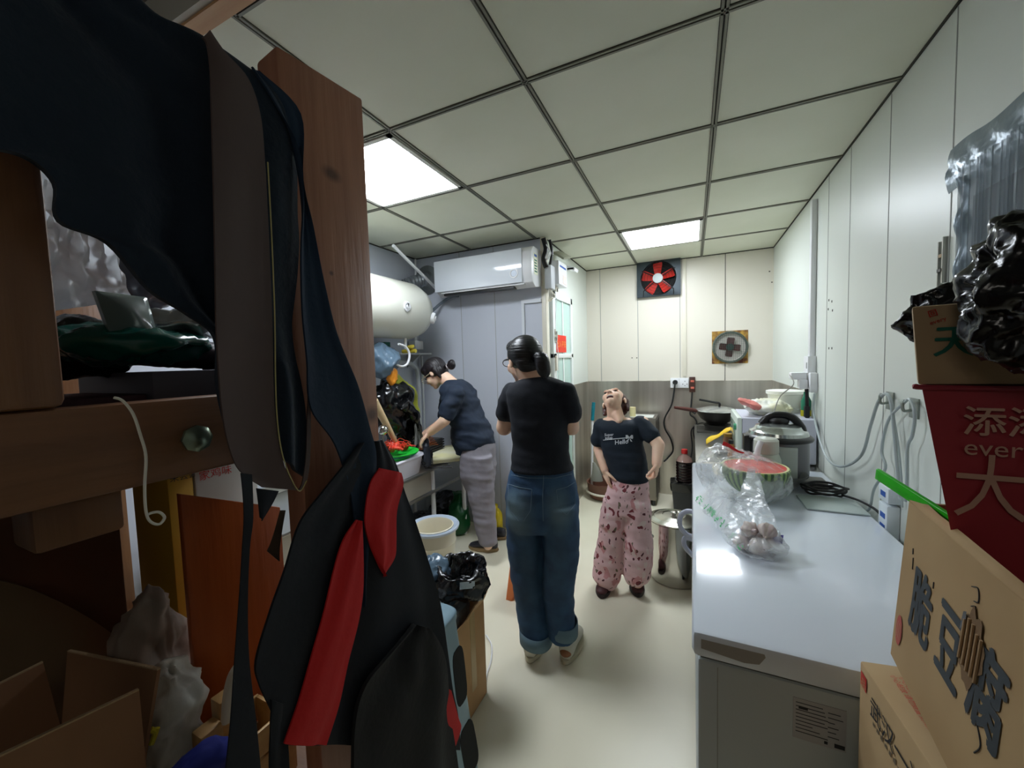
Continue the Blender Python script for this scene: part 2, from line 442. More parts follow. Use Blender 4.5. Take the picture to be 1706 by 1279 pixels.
panel(GX[2]+.015, GX[1]-.015, Y0+3*T+.015, Y0+4*T-.015, PANEL_FAR, (255, 244, 212), 'bright square LED panel in the ceiling in front of the exhaust fans')

# =================================================================== air conditioner
t = thing('air_conditioner', 'white wall air conditioner with round display hung high on the grey wall', 'air conditioner', (-1.58, YA, 2.11))
ax0, ax1 = -2.05, -1.135
def acprof(x): return [(x, 2.9, 2.40), (x, 2.875, 2.37), (x, 2.87, 2.2), (x, 2.885, 2.135), (x, 2.95, 2.10), (x, YA-.002, 2.13), (x, YA-.002, 2.42), (x, 2.93, 2.42)]
b = B().mat(M_white); b.rings([acprof(ax0), acprof(ax1)]); b.build('body', None, t, bevel=.008)
b = B().mat(mat('ac_gloss', (236, 242, 250), .12, coat=.5)).box((ax0-.002, 2.862, 2.135), (-1.215, 2.872, 2.40)); b.build('front_panel', None, t, bevel=.004)
b = B().mat(M_white).box((ax0+.06, 2.868, 2.118), (-1.2, 2.94, 2.126)); b.build('louver', None, t, bevel=.002)
b = B().mat(M_black).box((ax0+.08, 2.882, 2.1), (-1.3, 2.95, 2.117)); b.build('air_slot', None, t)
b = B().mat(mat('ac_dial', (205, 215, 230), .25)); b.lathe([(.0, .003), (.024, .003), (.026, 0)], (-1.285, 2.862, 2.21), (0, -1, 0)); b.mat(M_white).lathe([(.026, 0), (.027, .004), (.036, .004), (.037, 0)], (-1.285, 2.862, 2.21), (0, -1, 0))
b.build('display_dial', None, t)
b = B().mat(mat('sticker', (232, 234, 205), .5)).box((ax1, 2.92, 2.2), (ax1+.0012, 3.0, 2.37))
b.mat(M_inkblue).box((ax1, 2.93, 2.34), (ax1+.002, 2.985, 2.36)); b.mat(M_inkgreen)
for k in range(5): b.box((ax1, 2.93, 2.22+k*.022), (ax1+.002, 2.985-.01*(k % 2), 2.23+k*.022))
b.build('energy_label', None, t)

# cable bundle, boxes and flood light at the corner
def P(px, py, **k): return at(px, py, **k)
b = B().mat(M_black); b.tube([(XG+.02, 3.03, 2.5), (XG+.03, 3.06, 2.42), (XG+.012, 3.05, 2.34), (XG+.03, 3.06, 2.27)], .02); b.tube([(XG+.05, 3.1, 2.5), (XG+.06, 3.12, 2.4), (XG+.04, 3.12, 2.3)], .012)
b.mat(M_white).tube([(XG+.04, 3.04, 2.45), (XG+.07, 3.06, 2.38), (XG+.04, 3.05, 2.33), (XG+.05, 3.1, 2.42)], .005)
tag(b.build('cable_bundle'), 'black and white cable bundle coming down the corner beside the air conditioner', 'cable')
t = thing('junction_box', 'small grey-white electrical box under the cable bundle at the corner', 'electrical box', (XG+.03, 3.13, 2.05))
B().mat(mat('box_grey', (196, 200, 204), .45)).box((XG+.012, 3.06, 2.1), (XG+.07, 3.16, 2.29)).build('housing', None, t, bevel=.006)
b = B().mat(M_cream)
for k in range(4): b.tube([(XG+.04, 3.08+k*.018, 2.1), (XG+.04+.01*k, 3.08+k*.018, 2.05), (XG+.03, 3.09+k*.01, 2.0)], .004)
b.build('cable', None, t)
t = thing('breaker_box', 'white wall box with pale label high beside the door', 'breaker box', (XG+.04, 3.33, 2.14))
B().mat(M_white).box((XG+.001, 3.22, 2.16), (XG+.085, 3.46, 2.36)).build('housing', None, t, bevel=.006)
b = B().mat(mat('pink_label', (232, 205, 196), .6)).box((XG+.085, 3.33, 2.18), (XG+.087, 3.43, 2.25)); b.mat(M_inkblue).box((XG+.085, 3.25, 2.31), (XG+.087, 3.42, 2.325)); b.build('label', None, t)
b = B().mat(M_cream).box((XG+.001, 3.30, 2.11), (XG+.03, 3.36, 2.155)).mat(M_black).box((XG+.03, 3.32, 2.115), (XG+.034, 3.34, 2.14)); b.build('cable_clamp', None, t)
t = thing('flood_light', 'small flat emergency lamp on a bent arm above the door', 'lamp', (XG+.06, 3.5, 2.44))
b = B().mat(mat('lamp_olive', (150, 152, 132), .5)).box((-.06, -.075, -.006), (.06, .075, .012), Matrix.Translation((XG+.07, 3.36, 2.43)) @ Matrix.Rotation(.6, 4, 'Y') @ Matrix.Rotation(.3, 4, 'X')); b.build('lamp_head', None, t, bevel=.004)
b = B().mat(mat('lamp_olive', (150, 152, 132), .5)); b.tube([(XG+.001, 3.5, 2.47), (XG+.05, 3.46, 2.47), (XG+.06, 3.38, 2.44)], .006); b.build('arm', None, t)
t = thing('security_camera', 'small pale ceiling-mounted camera with dark lens near the door top', 'camera', (XG+.06, 3.62, 2.34))
b = B().mat(M_white).box((-.045, -.06, -.015), (.045, .06, .015), Matrix.Translation((XG+.09, 3.62, 2.36)) @ Matrix.Rotation(.4, 4, 'Y')); b.build('housing', None, t, bevel=.006)
B().mat(M_black).box((XG+.06, 3.553, 2.345), (XG+.12, 3.56, 2.36)).build('lens', None, t); B().mat(M_white).cyl((XG+.001, 3.64, 2.36), (XG+.07, 3.64, 2.36), .008).build('bracket', None, t)
# red notice on the door glass
t = thing('red_notice', 'square red paper notice with yellow characters stuck on the door glass', 'notice', (XG+.03, 3.43, 1.58))
B().mat(mat('red_paper', (226, 50, 26), .6)).box((XG+.0285, 3.27, 1.58), (XG+.030, 3.57, 1.735)).build('paper', None, t)
b = text_bm('出入平安', .066, (XG+.030, 3.29, 1.63), (0, 1, 0), (0, 0, 1), B().mat(mat('gold_ink', (240, 150, 40), .5)), depth=.0008); b.build('lettering', None, t)
b = B().mat(M_white).tube([(XG+.045, 3.27, 2.05), (XG+.03, 3.26, 1.8), (XG+.05, 3.27, 1.5), (XG+.04, 3.25, 1.2)], .003); tag(b.build('thin_cord'), 'thin pale cord hanging down beside the door latch', 'cord')

# =================================================================== water heater and its pipes
t = thing('water_heater', 'large white cylindrical water heater on the wall above the sink', 'water heater', (-2.14, 2.35, 1.72))
hx, hz, hr = -2.16, 1.955, .232
b = B().mat(mat('heater_enamel', (226, 226, 214), .25)); b.lathe([(.001, 1.60), (.1, 1.61), (.19, 1.65), (hr, 1.74), (hr, 2.2), (hr, 2.60), (.205, 2.69), (.13, 2.745), (.05, 2.76), (.001, 2.76)], (hx, 0, hz), (0, 1, 0), n=48); b.build('tank', None, t)
b = B().mat(M_white); b.lathe([(.038, 0), (.037, .012), (.028, .016), (.027, .006), (.015, .006), (.014, .02), (.001, .021)], (hx+.228, 2.33, hz-.01), (1, 0, -.05)); b.mat(M_black).box((hx+.245, 2.327, hz-.01), (hx+.2505, 2.333, hz+.01)); b.build('temperature_dial', None, t)
b = B().mat(M_white); b.lathe([(.048, -.02), (.047, .022), (.04, .03), (.02, .03), (.019, .04), (.001, .041)], (hx+.185, 2.69, hz-.06), (.85, .45, -.2)); b.build('end_cap', None, t)
for y in (1.75, 2.5): B().mat(mat('bracket_grey', (150, 152, 150), .5)).box((XL+.002, y, hz-.02), (hx-.1, y+.05, hz+.02)).build('bracket', None, t)
tag(B().mat(M_white).cyl((hx, 2.0, hz-.235), (hx, 2.0, 1.62), .012).build('water_pipe'), 'short white pipe under the near part of the water heater', 'pipe')
tag(B().mat(M_white).cyl((hx+.06, 2.5, hz-.228), (hx+.06, 2.5, 1.64), .012).build('water_pipe'), 'short white pipe from the heater down to the yellow valve', 'pipe')
t = thing('mixing_valve', 'small yellow tap valve with a white hose loop under the heater', 'valve', (-2.05, 2.5, 1.58))
b = B().mat(mat('brass_yellow', (200, 180, 60), .35, metal=.4)); b.cyl((-2.13, 2.5, 1.62), (-2.0, 2.5, 1.62), .016); b.lathe([(.001, .05), (.03, .045), (.03, .03), (.012, .02), (.012, 0)], (-2.04, 2.5, 1.62), (0, -.3, 1)); b.build('valve_body', None, t)
b = B().mat(M_white); c = at(668, 595, x=-2.02); b.tube([c+V(q) for q in ((0, -.02, .1), (0, .06, .08), (0, .1, .02), (0, .07, -.05), (0, 0, -.07), (0, -.08, -.04))], .009); b.build('hose', None, t)
t = thing('wall_switch_box', 'small white box on the wall corner below the heater', 'switch box', at(697, 575, x=-2.4))
c = at(697, 575, x=-2.36); b = B().mat(M_white).box(c+V((-.06, -.07, -.04)), c+V((.02, .05, .04))); b.build('box', None, t, bevel=.005)
b = B().mat(M_white).cyl(c+V((-.03, 0, .04)), c+V((-.03, 0, .22)), .014); b.build('conduit', None, t)
M_pvc = mat('pvc_grey', (198, 202, 204), .4)
b = B().mat(M_pvc); a0 = at(692, 610, x=-2.38); b.tube([(-2.38, 1.9, 1.55), (-2.38, 2.75, 1.53), (-2.38, 2.93, 1.5), (-2.38, 2.99, 1.38), (-2.38, 2.99, .75)], .02, sub=5)
tag(B().mat(M_pvc).cyl((-2.38, 3.06, 1.59), (-2.38, 3.06, .75), .012).build('water_pipe'), 'thin straight grey pipe in the corner beside the bent pipe', 'pipe')
tag(b.build('water_pipe'), 'grey plastic pipe run bending down the wall corner behind the woman at the sink', 'pipe')
t = thing('wall_shelf', 'narrow metal shelf with clutter on the wall under the heater', 'shelf', (-2.33, 2.5, 1.6))
B().mat(M_pvc).box((-2.43, 1.7, 1.6), (-2.25, 3.05, 1.615)).build('board', None, t, bevel=.003)
for y in (2.0, 2.9): B().mat(M_pvc).prism([(-2.43, y, 1.6), (-2.27, y, 1.6), (-2.43, y, 1.48)], (0, .012, 0)).build('bracket', None, t)
for q, (m_, y, h, lab) in enumerate(((M_black, 2.28, .07, 'small dark box nearest the post on the shelf under the heater'), (M_black, 2.38, .05, 'low dark box in the middle of the shelf under the heater'), (M_inkgreen, 2.5, .09, 'green box at the far end of the shelf under the heater'))):
    tag(B().mat(m_).box((-2.4, y, 1.616), (-2.31, y+.06, 1.616+h)).build('small_box', bevel=.003), lab, 'box', 'boxes on the shelf under the heater')
# exhaust duct and struts
t = thing('exhaust_duct', 'grey flexible exhaust duct entering the wall above the water heater', 'duct', (-2.2, 3.05, 2.2))
b = B().mat(mat('duct_grey', (124, 130, 132), .5, metal=.3)); dc = at(711, 467, y=3.09); b.lathe([(.001, .05), (.07, .04), (.09, .01), (.14, 0), (.14, -.005)], dc, (0, -1, 0)); b.build('flange', None, t)
b = B().mat(mat('duct_foil', (152, 158, 164), .4, metal=.5)); b.tube([dc+V((0, -.03, 0)), dc+V((-.05, -.12, -.03)), dc+V((-.14, -.2, -.08)), dc+V((-.18, -.3, -.1))], lambda s: .06+.004*math.sin(s*90), n=20, sub=24); b.build('hose', None, t)
b = B().mat(M_white).tube([at(655, 409, x=-2.05), at(726, 480, y=3.02)], .013, sub=1); tag(b.build('brace_rod'), 'white diagonal rod from the ceiling down across the exhaust duct', 'rod')
b = B().mat(M_white).cyl(at(692, 432, y=3.0), at(693, 476, y=3.0), .009); tag(b.build('hanging_rod'), 'thin white upright rod behind the diagonal rod', 'rod')
b = B().mat(mat('drain_grey', (105, 115, 125), .5)).tube([at(718, 520, y=2.95), at(735, 505, y=3.05), at(752, 494, y=3.08), (-1.95, 3.09, 2.13)], .014); tag(b.build('drain_hose'), 'grey hose from the air conditioner down to the heater end', 'hose')

# =================================================================== exhaust fans on the back wall
def blade(b, c, ang, r0, r1, w0, w1, tw, y):
    G = []
    for i in range(7):
        f = i/6; r = r0+(r1-r0)*f; w = w0+(w1-w0)*f; row = []
        for j in range(6):
            g = j/5-.5
            p = V((r, 0, 0))+V((0, 0, 1))*(g*w*(1.0 if i < 6 else .85)); p.y = tw*g*w + .01*math.cos(g*3)
            q = V((p.x*math.cos(ang)-p.z*math.sin(ang), y+p.y, p.x*math.sin(ang)+p.z*math.cos(ang)))
            row.append(V((c[0], 0, c[1]))+q)
        G.append(row)
    b.grid(G, .003, (0, -1, 0))
fx, fz = -.325, 2.345
t = thing('exhaust_fan', 'black square exhaust fan with red blades at the top of the back wall', 'exhaust fan', (fx, YB, 2.15))
b = B().mat(mat('fan_frame', (62, 72, 78), .35, metal=.4))
hw, hh, fr = .218, .188, .178
sq = []; ci = []
n = 48
for k in range(n):
    a = 2*PI*k/n+PI/4; x, z = math.cos(a), math.sin(a); m = max(abs(x), abs(z)); sq.append((fx+x/m*hw, fz+z/m*hh)); ci.append((fx+x*fr, fz+z*fr))
R = [[V((p[0], y, p[1])) for p in q] for q, y in ((sq, YB-.006), (sq, YB-.05), (ci, YB-.056), (ci, YB-.006))]
b.rings(R, cap=False); b.build('frame', None, t)
B().mat(mat('fan_dark', (10, 10, 10), .8)).box((fx-.2, YB-.005, fz-.175), (fx+.2, YB-.001, fz+.175)).build('back_plate', None, t)
Mrb = mat('blade_red', (208, 52, 44), .35)
for k in range(5):
    b = B().mat(Mrb); blade(b, (fx-.005, fz), PI/2+.02+k*2*PI/5, .04, .165, .06, .105, .5, YB-.03); b.build('blade', None, t)
b = B().mat(mat('hub_grey', (196, 205, 206), .4)); b.lathe([(.052, 0), (.05, .035), (.03, .04), (.001, .04)], (fx-.005, YB-.03, fz), (0, -1, 0)); b.build('hub', None, t)
b = B().mat(M_black)
for a in (.5, PI-.5, PI+.7, -.7): b.tube([(fx+.05*math.cos(a), YB-.058, fz+.05*math.sin(a)), (fx+.19*math.cos(a), YB-.06, fz+.19*math.sin(a))], .005, sub=1)
for r in (.08, .11, .14, .165): b.tube([(fx+r*math.cos(q*PI/12), YB-.052, fz+r*math.sin(q*PI/12)) for q in range(24)], .0015, n=5, sub=1, closed=True)
for sx in (-1, 1): b.tube([(fx+sx*.15, YB-.06, fz-.12), (fx+sx*.15, YB-.06, fz-.185)], .004, sub=1)
b.build('guard', None, t)
fx, fz = .345, 1.588
t = thing('exhaust_fan', 'round wire-mesh exhaust fan with dark red blades in a rusty square hole', 'exhaust fan', (fx, YB, 1.42))
b = B().mat(mat('rust_yellow', (190, 150, 60), .6, col2=(84, 30, 20), nscale=16)).box((fx-.16, YB-.004, fz-.165), (fx+.16, YB-.001, fz+.165)); b.build('mounting_plate', None, t)
b = B().mat(mat('fan_disc', (214, 208, 200), .3, metal=.3)); b.lathe([(.001, .006), (.135, .006), (.15, .03), (.155, .02), (.157, .004)], (fx, YB, fz), (0, -1, 0)); b.build('shroud', None, t)
Mdb = mat('blade_maroon', (70, 18, 24), .35)
for k in range(4):
    b = B().mat(Mdb); blade(b, (fx, fz), PI/2-.12+k*PI/2, .02, .095, .062, .068, .35, YB-.022); b.build('blade', None, t)
b = B().mat(mat('hub_green', (24, 44, 40), .5)); b.cyl((fx, YB-.02, fz), (fx, YB-.036, fz), .035); b.build('hub', None, t)
b = B().mat(mat('wire_green', (96, 112, 104), .35, metal=.5))
for k in range(-9, 10):
    q = k*.0165; h = math.sqrt(max(0, .158**2-q*q))
    b.tube([(fx+q, YB-.036-.012*math.cos(q*9), fz-h), (fx+q, YB-.05, fz), (fx+q, YB-.036-.012*math.cos(q*9), fz+h)], .0013, n=4, sub=3)
    b.tube([(fx-h, YB-.036-.012*math.cos(q*9), fz+q), (fx, YB-.05, fz+q), (fx+h, YB-.036-.012*math.cos(q*9), fz+q)], .0013, n=4, sub=3)
for r in (.158, .15, .142): b.tube([(fx+r*math.cos(q*PI/16), YB-.034, fz+r*math.sin(q*PI/16)) for q in range(32)], .0032, n=6, sub=1, closed=True)
b.build('mesh_guard', None, t)
# conduits and sockets
c0 = at(1140, 440, y=YB).x
tag(B().mat(M_cream).box((c0-.022, YB-.018, 1.3), (c0+.018, YB-.0005, ZC-.01)).build('cable_duct', bevel=.003), 'cream plastic cable duct running down the middle of the back wall', 'cable duct')
t = thing('wall_socket', 'white double wall socket with one black plug at the steel sheet edge', 'wall socket', (-.12, YB, 1.17))
B().mat(M_white).box((-.212, YB-.03, 1.175), (-.034, YB-.0045, 1.28)).build('plate', None, t, bevel=.004)
b = B().mat(M_seam).box((-.125, YB-.0315, 1.18), (-.123, YB-.03, 1.275)); b.mat(M_black)
for x, z in ((-.07, 1.245), (-.09, 1.215), (-.05, 1.215), (-.07, 1.2)): b.box((x-.003, YB-.0315, z-.005), (x+.003, YB-.03, z+.005))
b.build('socket_slots', None, t)
b = B().mat(M_blackrub); b.cyl((-.165, YB-.03, 1.235), (-.165, YB-.065, 1.235), .026, .022); b.tube([(-.165, YB-.06, 1.235), (-.17, YB-.07, 1.18), (-.2, YB-.06, 1.0), (-.27, YB-.05, .85), (-.27, YB-.05, .74), (-.21, YB-.05, .62), (-.19, YB-.05, .5), (-.24, YB-.06, .42), (-.28, YB-.08, .38)], .008)
tag(b.build('power_cable'), 'black power cord with round plug hanging from the back wall socket', 'power cord')
t = thing('control_switch', 'dark brown switch strip with two red rockers beside the wall socket', 'switch', (0, YB, 1.13))
B().mat(mat('strip_brown', (70, 42, 34), .4)).box((-.028, YB-.03, 1.13), (.03, YB-.0045, 1.29)).build('body', None, t, bevel=.004)
for z in (1.165, 1.235): B().mat(mat('rocker', (210, 110, 90), .4)).box((-.015, YB-.036, z), (.018, YB-.03, z+.022)).build('rocker', None, t, bevel=.002)
b = B().mat(M_blackrub); b.tube([(0, YB-.02, 1.13), (-.01, YB-.03, 1.0), (-.02, YB-.05, .9), (.02, YB-.05, .86), (.04, YB-.05, .8), (-.01, YB-.05, .72), (0, YB-.05, .55), (-.02, YB-.06, .4)], .007); b.tube([(-.04, YB-.06, .96), (0, YB-.05, .93), (.03, YB-.06, .91)], .012)
b.tube([(.2, YB-.25, .815), (.1, YB-.16, .83), (.03, YB-.05, .78), (.01, YB-.05, .7), (.04, YB-.06, .6)], .006)
tag(b.build('power_cable'), 'tangled black cord running down from the dark switch strip', 'power cord')

# right-wall duct, socket, hooks and cables
y = at(1360, 400, x=XR).y
tag(B().mat(M_white).box((XR-.03, y-.022, 1.47), (XR-.0005, y+.022, 2.47)).build('cable_duct', bevel=.003), 'white plastic cable duct running down the right wall above the cooker', 'cable duct')
t = thing('wall_socket', 'white socket box with a plugged adaptor on the right wall', 'wall socket', (XR, y, 1.25))
B().mat(M_white).box((XR-.045, y-.05, 1.38), (XR-.0005, y+.06, 1.49)).build('upper_box', None, t, bevel=.004)
B().mat(M_white).box((XR-.04, y-.09, 1.26), (XR-.0005, y+.01, 1.385)).build('lower_box', None, t, bevel=.004)
b = B().mat(M_black).box((XR-.0465, y-.03, 1.41), (XR-.045, y-.02, 1.45)); b.build('socket_slots', None, t)
t = thing('plug_adaptor', 'white plug adaptor with thin grey lead pushed into the right wall socket', 'plug', (XR-.07, y, 1.3))
B().mat(M_white).box((XR-.13, y-.04, 1.34), (XR-.046, y+.03, 1.385)).box((XR-.09, y-.06, 1.28), (XR-.045, y+.0, 1.34)).build('adaptor', None, t, bevel=.005)
b = B().mat(mat('lead_grey', (128, 124, 116), .5)); b.tube([(XR-.13, y, 1.37), at(1322, 640, y=2.9), at(1300, 660, y=2.8), at(1288, 690, y=2.6), at(1284, 706, y=2.5)], .003); b.build('lead', None, t)
b = B().mat(M_blackrub); b.tube([(XR-.05, y-.05, 1.28), (XR-.045, y-.05, 1.15), (XR-.05, y-.07, 1.0), (XR-.07, y-.1, .9)], .01); b.box((XR-.06, y-.07, 1.1), (XR-.035, y-.035, 1.17))
tag(b.build('power_cable'), 'thick black cord hanging from the right wall socket behind the cooker', 'power cord')
M_wire = mat('grey_cable', (176, 186, 186), .4)
for (px, py), lab in (((1474, 657), 'small grey wall hook holding a looped cable, the farther of two'), ((1513, 668), 'small grey wall hook holding looped cables, the nearer of two')):
    c = at(px, py, x=XR-.02); b = B().mat(mat('hook_grey', (150, 158, 150), .4, metal=.4)); b.box((XR-.006, c.y-.03, c.z-.06), (XR-.0005, c.y+.03, c.z+.01)); b.tube([(XR-.004, c.y, c.z-.03), (XR-.03, c.y, c.z-.035), (XR-.035, c.y, c.z-.01), (XR-.03, c.y, c.z+.005)], .005)
    tag(b.build('wall_hook'), lab, 'hook', 'cable hooks on the right wall')
X1 = XR-.03
def wire(pts, r, lab, m=M_wire, x=X1, cat='cable', name='power_cable'):
    b = B().mat(m); b.tube([at(px, py, x=x) for px, py in pts], r); return tag(b.build(name), lab, cat)
wire([(1357, 655), (1356, 690), (1368, 740), (1382, 768), (1405, 777), (1435, 758), (1450, 710), (1462, 672), (1474, 656), (1484, 668), (1490, 720), (1496, 790), (1500, 830)], .006, 'long grey cable looping from the right wall socket over the farther hook')
wire([(1432, 850), (1448, 848), (1456, 815), (1475, 780), (1469, 750), (1480, 700), (1505, 672), (1516, 666), (1524, 690), (1520, 725), (1512, 745), (1511, 800), (1508, 835)], .005, 'grey cable hanging in a wide loop over the nearer hook')
wire([(1490, 700), (1497, 745), (1502, 800), (1503, 845)], .0035, 'thin grey cable hanging straight between the two hooks', x=XR-.012)
# bracket strip
c = at(1575, 435, x=XR)
b = B().mat(M_steel).box((XR-.012, c.y-.012, 1.72), (XR-.0005, c.y-.007, 1.86)).box((XR-.012, c.y+.012, 1.70), (XR-.0005, c.y+.017, 1.85)); b.mat(M_black).box((XR-.014, c.y-.008, 1.755), (XR-.002, c.y+.013, 1.765)); b.mat(mat('brassy', (170, 140, 90), .4)).box((XR-.012, c.y-.005, 1.8), (XR-.002, c.y+.01, 1.81))
tag(b.build('metal_rail'), 'short metal rail screwed to the right wall beside the wrapped window', 'rail')
# power strip on the wall
t = thing('power_strip', 'white power strip with blue marks hanging low on the right wall', 'power strip', at(1497, 880, x=XR))
A0 = at(1484, 822, x=XR); A1 = at(1503, 890, x=XR); yc = (A0.y+A1.y)/2
M_ps = mat('strip_white', (228, 236, 240), .4)
B().mat(M_ps).box((XR-.04, yc-.04, .93), (XR-.0005, yc+.045, .99)).box((XR-.04, yc-.035, .78), (XR-.0005, yc+.04, .92)).build('body', None, t, bevel=.004)
b = B().mat(M_inkblue)
for z in (.82, .865, .95): b.box((XR-.0415, yc-.02, z), (XR-.04, yc+.02, z+.02))
b.build('socket_marks', None, t)
b = B().mat(M_black).box((XR-.06, yc-.04, .74), (XR-.005, yc+.03, .78)); b.build('end_plug', None, t, bevel=.004)
# wrapped window
w = thing('window_1', None, None, (XR, 1.3, 1.7)); w['kind'] = 'structure'
yl = 1.60
B().mat(mat('window_back', (122, 136, 144), .5)).box((XR-.012, .55, 1.2), (XR-.006, yl-.05, 2.03)).build('back_sheet', None, w)
B().mat(mat('window_dark', (66, 78, 86), .5)).box((XR-.016, .6, 1.3), (XR-.0125, yl-.075, 1.93)).build('dark_opening', None, w)
b = B().mat(mat('ribbed_film', (150, 166, 176), .2, alpha=.42, spec=.8)); G = []
for i in range(2):
    G.append([V((XR-.026-.007*max(0, math.sin(j*PI/2))-(.004*math.sin(j*.37)), yl-.04-j*.0056, 1.2 if i == 0 else 2.02)) for j in range(190)])
b.grid(G); b.build('ribbed_film', None, w)
b = B().mat(mat('foil_tape', (128, 142, 152), .3, metal=.3, bump=.4, bscale=20)); G = []
for i in range(9):
    z = 1.98+.125*i/8; G.append([V((XR-.012-.012*abs(math.sin(j*.7+i*.6))*math.sin(i/8*PI), yl+.05-j*.02+.008*noise.noise((i*.6, j*.3, 0)), z+.005*math.sin(j*.5))) for j in range(56)])
b.grid(G, .001, (1, 0, 0)); b.build('top_tape', None, w)
b = B().mat(MATS['foil_tape']); G = []
for i in range(50):
    z = 1.2+.8*i/49; k = .012*noise.noise((i*.25, 2, 0)); G.append([V((XR-.01-.014*math.sin(j/6*PI)*(1+.5*math.sin(i*.8)), yl+k-j*.008, z)) for j in range(7)])
b.grid(G, .001, (1, 0, 0)); b.build('side_tape', None, w)
# small dark marks left by screws on the walls
b = B().mat(M_gap)
for px, py in ((1381, 500), (1386, 502), (1380, 515), (1387, 517), (1381, 580), (1386, 580)): c = at(px, py, x=XR); b.box((XR-.001, c.y-.006, c.z-.006), (XR, c.y+.006, c.z+.006))
for px, py in ((1053, 596), (1061, 596), (1282, 452), (1286, 470)): c = at(px, py, y=YB); b.box((c.x-.006, YB-.001, c.z-.005), (c.x+.006, YB, c.z+.005))
struct(b.build('trim_6'))

# =================================================================== chest freezer
M_frz = mat('freezer_white', (222, 230, 240), .16, coat=.3); M_frzb = mat('freezer_side', (188, 196, 196), .35)
FX0, FX1, FY0, FY1, FZ = -.002, .655, 1.0, 2.64, .85
t = thing('chest_freezer', 'long white chest freezer along the right wall with glossy lid', 'freezer', ((FX0+FX1)/2, (FY0+FY1)/2, 0))
b = B().mat(M_frzb).box((FX0+.012, FY0+.012, .04), (FX1, FY1, .775)); b.build('body', None, t, bevel=.008)
b = B().mat(M_frz).box((FX0, FY0, .785), (FX1+.005, FY1+.01, FZ)); b.build('lid', None, t, bevel=.014)
b = B().mat(mat('gasket', (70, 72, 70), .7)).box((FX0+.02, FY0+.02, .774), (FX1-.01, FY1, .786)); b.build('gasket', None, t)
b = B().mat(M_seam).box((FX0+.055, FY0+.0105, .05), (FX0+.057, FY0+.0125, .765)); b.build('panel_seam', None, t)
b = B().mat(mat('recess', (150, 146, 142), .5)); b.prism([V((FX0+.02, FY0-.0008, .835)), V((FX0+.02, FY0-.0008, .812)), V((FX0+.11, FY0-.0008, .803)), V((FX0+.14, FY0-.0008, .808)), V((FX0+.152, FY0-.0008, .828)), V((FX0+.15, FY0-.0008, .835))], (0, .002, 0)); b.build('handle_recess', None, t)
b = B().mat(mat('rating_paper', (176, 176, 176), .4)).box((.205, FY0+.0105, .65), (.30, FY0+.0125, .745)); b.mat(M_inkblack)
random.seed(5)
for k in range(9): b.box((.21, FY0+.0098, .735-k*.0085), (.21+random.uniform(.03, .06), FY0+.0105, .7362-k*.0085))
for k in range(6): b.box((.268, FY0+.0098, .73-k*.011), (.268+random.uniform(.01, .028), FY0+.0105, .7312-k*.011))
b.box((.215, FY0+.0097, .722), (.232, FY0+.0105, .728)); b.box((.262, FY0+.0097, .657), (.268, FY0+.0105, .663)); b.box((.28, FY0+.0097, .655), (.298, FY0+.0105, .664))
b.build('rating_label', None, t)
for x in (.05, .6):
    for y in (1.08, 2.55): B().mat(M_black).cyl((x, y, 0), (x, y, .045), .025).build('foot', None, t)
t = thing('white_mug', 'white ring-handled plastic jug hanging off the freezer edge by the stock pot', 'jug', (-.02, 1.9, .66))
c = at(1151, 872, y=1.9); b = B().mat(mat('mug_white', (215, 220, 240), .25))
b.tube([c+V(q) for q in ((.02, 0, .055), (-.015, 0, .055), (-.04, 0, .035), (-.047, 0, 0), (-.04, 0, -.03), (-.015, 0, -.055), (.02, 0, -.06))], .011, n=12); b.build('handle', None, t)
b = B().mat(MATS['mug_white']); b.tube([c+V(q) for q in ((.02, 0, -.075), (-.02, 0, -.07), (-.03, 0, -.09), (-.02, 0, -.12), (.02, 0, -.16))], .011, n=12); b.build('hook', None, t)

# ---- clear bag with garlic
t = thing('clear_plastic_bag', 'clear tied plastic bag with green print holding garlic on the freezer', 'plastic bag', at(1255, 920, z=FZ))
K = at(1252, 790, z=1.0)     # knot
gc = at(1262, 900, z=FZ+.04)
rows = [(K+V((0, 0, .02)), .012, .012), (K, .014, .012), (K+(gc-K)*.25, .035, .03), (K+(gc-K)*.55+V((-.01, 0, 0)), .06, .055), (gc+V((-.015, 0, .015)), .085, .08), (gc+V((-.005, -.01, -.01)), .09, .085), (gc+V((0, -.01, -.032)), .06, .06), (gc+V((0, -.01, -.036)), .01, .01)]
b = B().mat(M_clear); b.loft(rows, (1, 0, 0), (0, 1, 0), n=72, sub=9)
def pleat(p, n):
    d = p-gc; a = math.atan2(d.y, d.x); f = max(0, min(1, (p.z-FZ-.02)/.08))
    return n*(.005*math.sin(a*11+p.z*20)*(f+.2)+.006*noise.noise(p*26))
b.displace(pleat)
for v in b.bm.verts: v.co.z = max(v.co.z, FZ+.002)
b.build('film', None, t, angle=80)
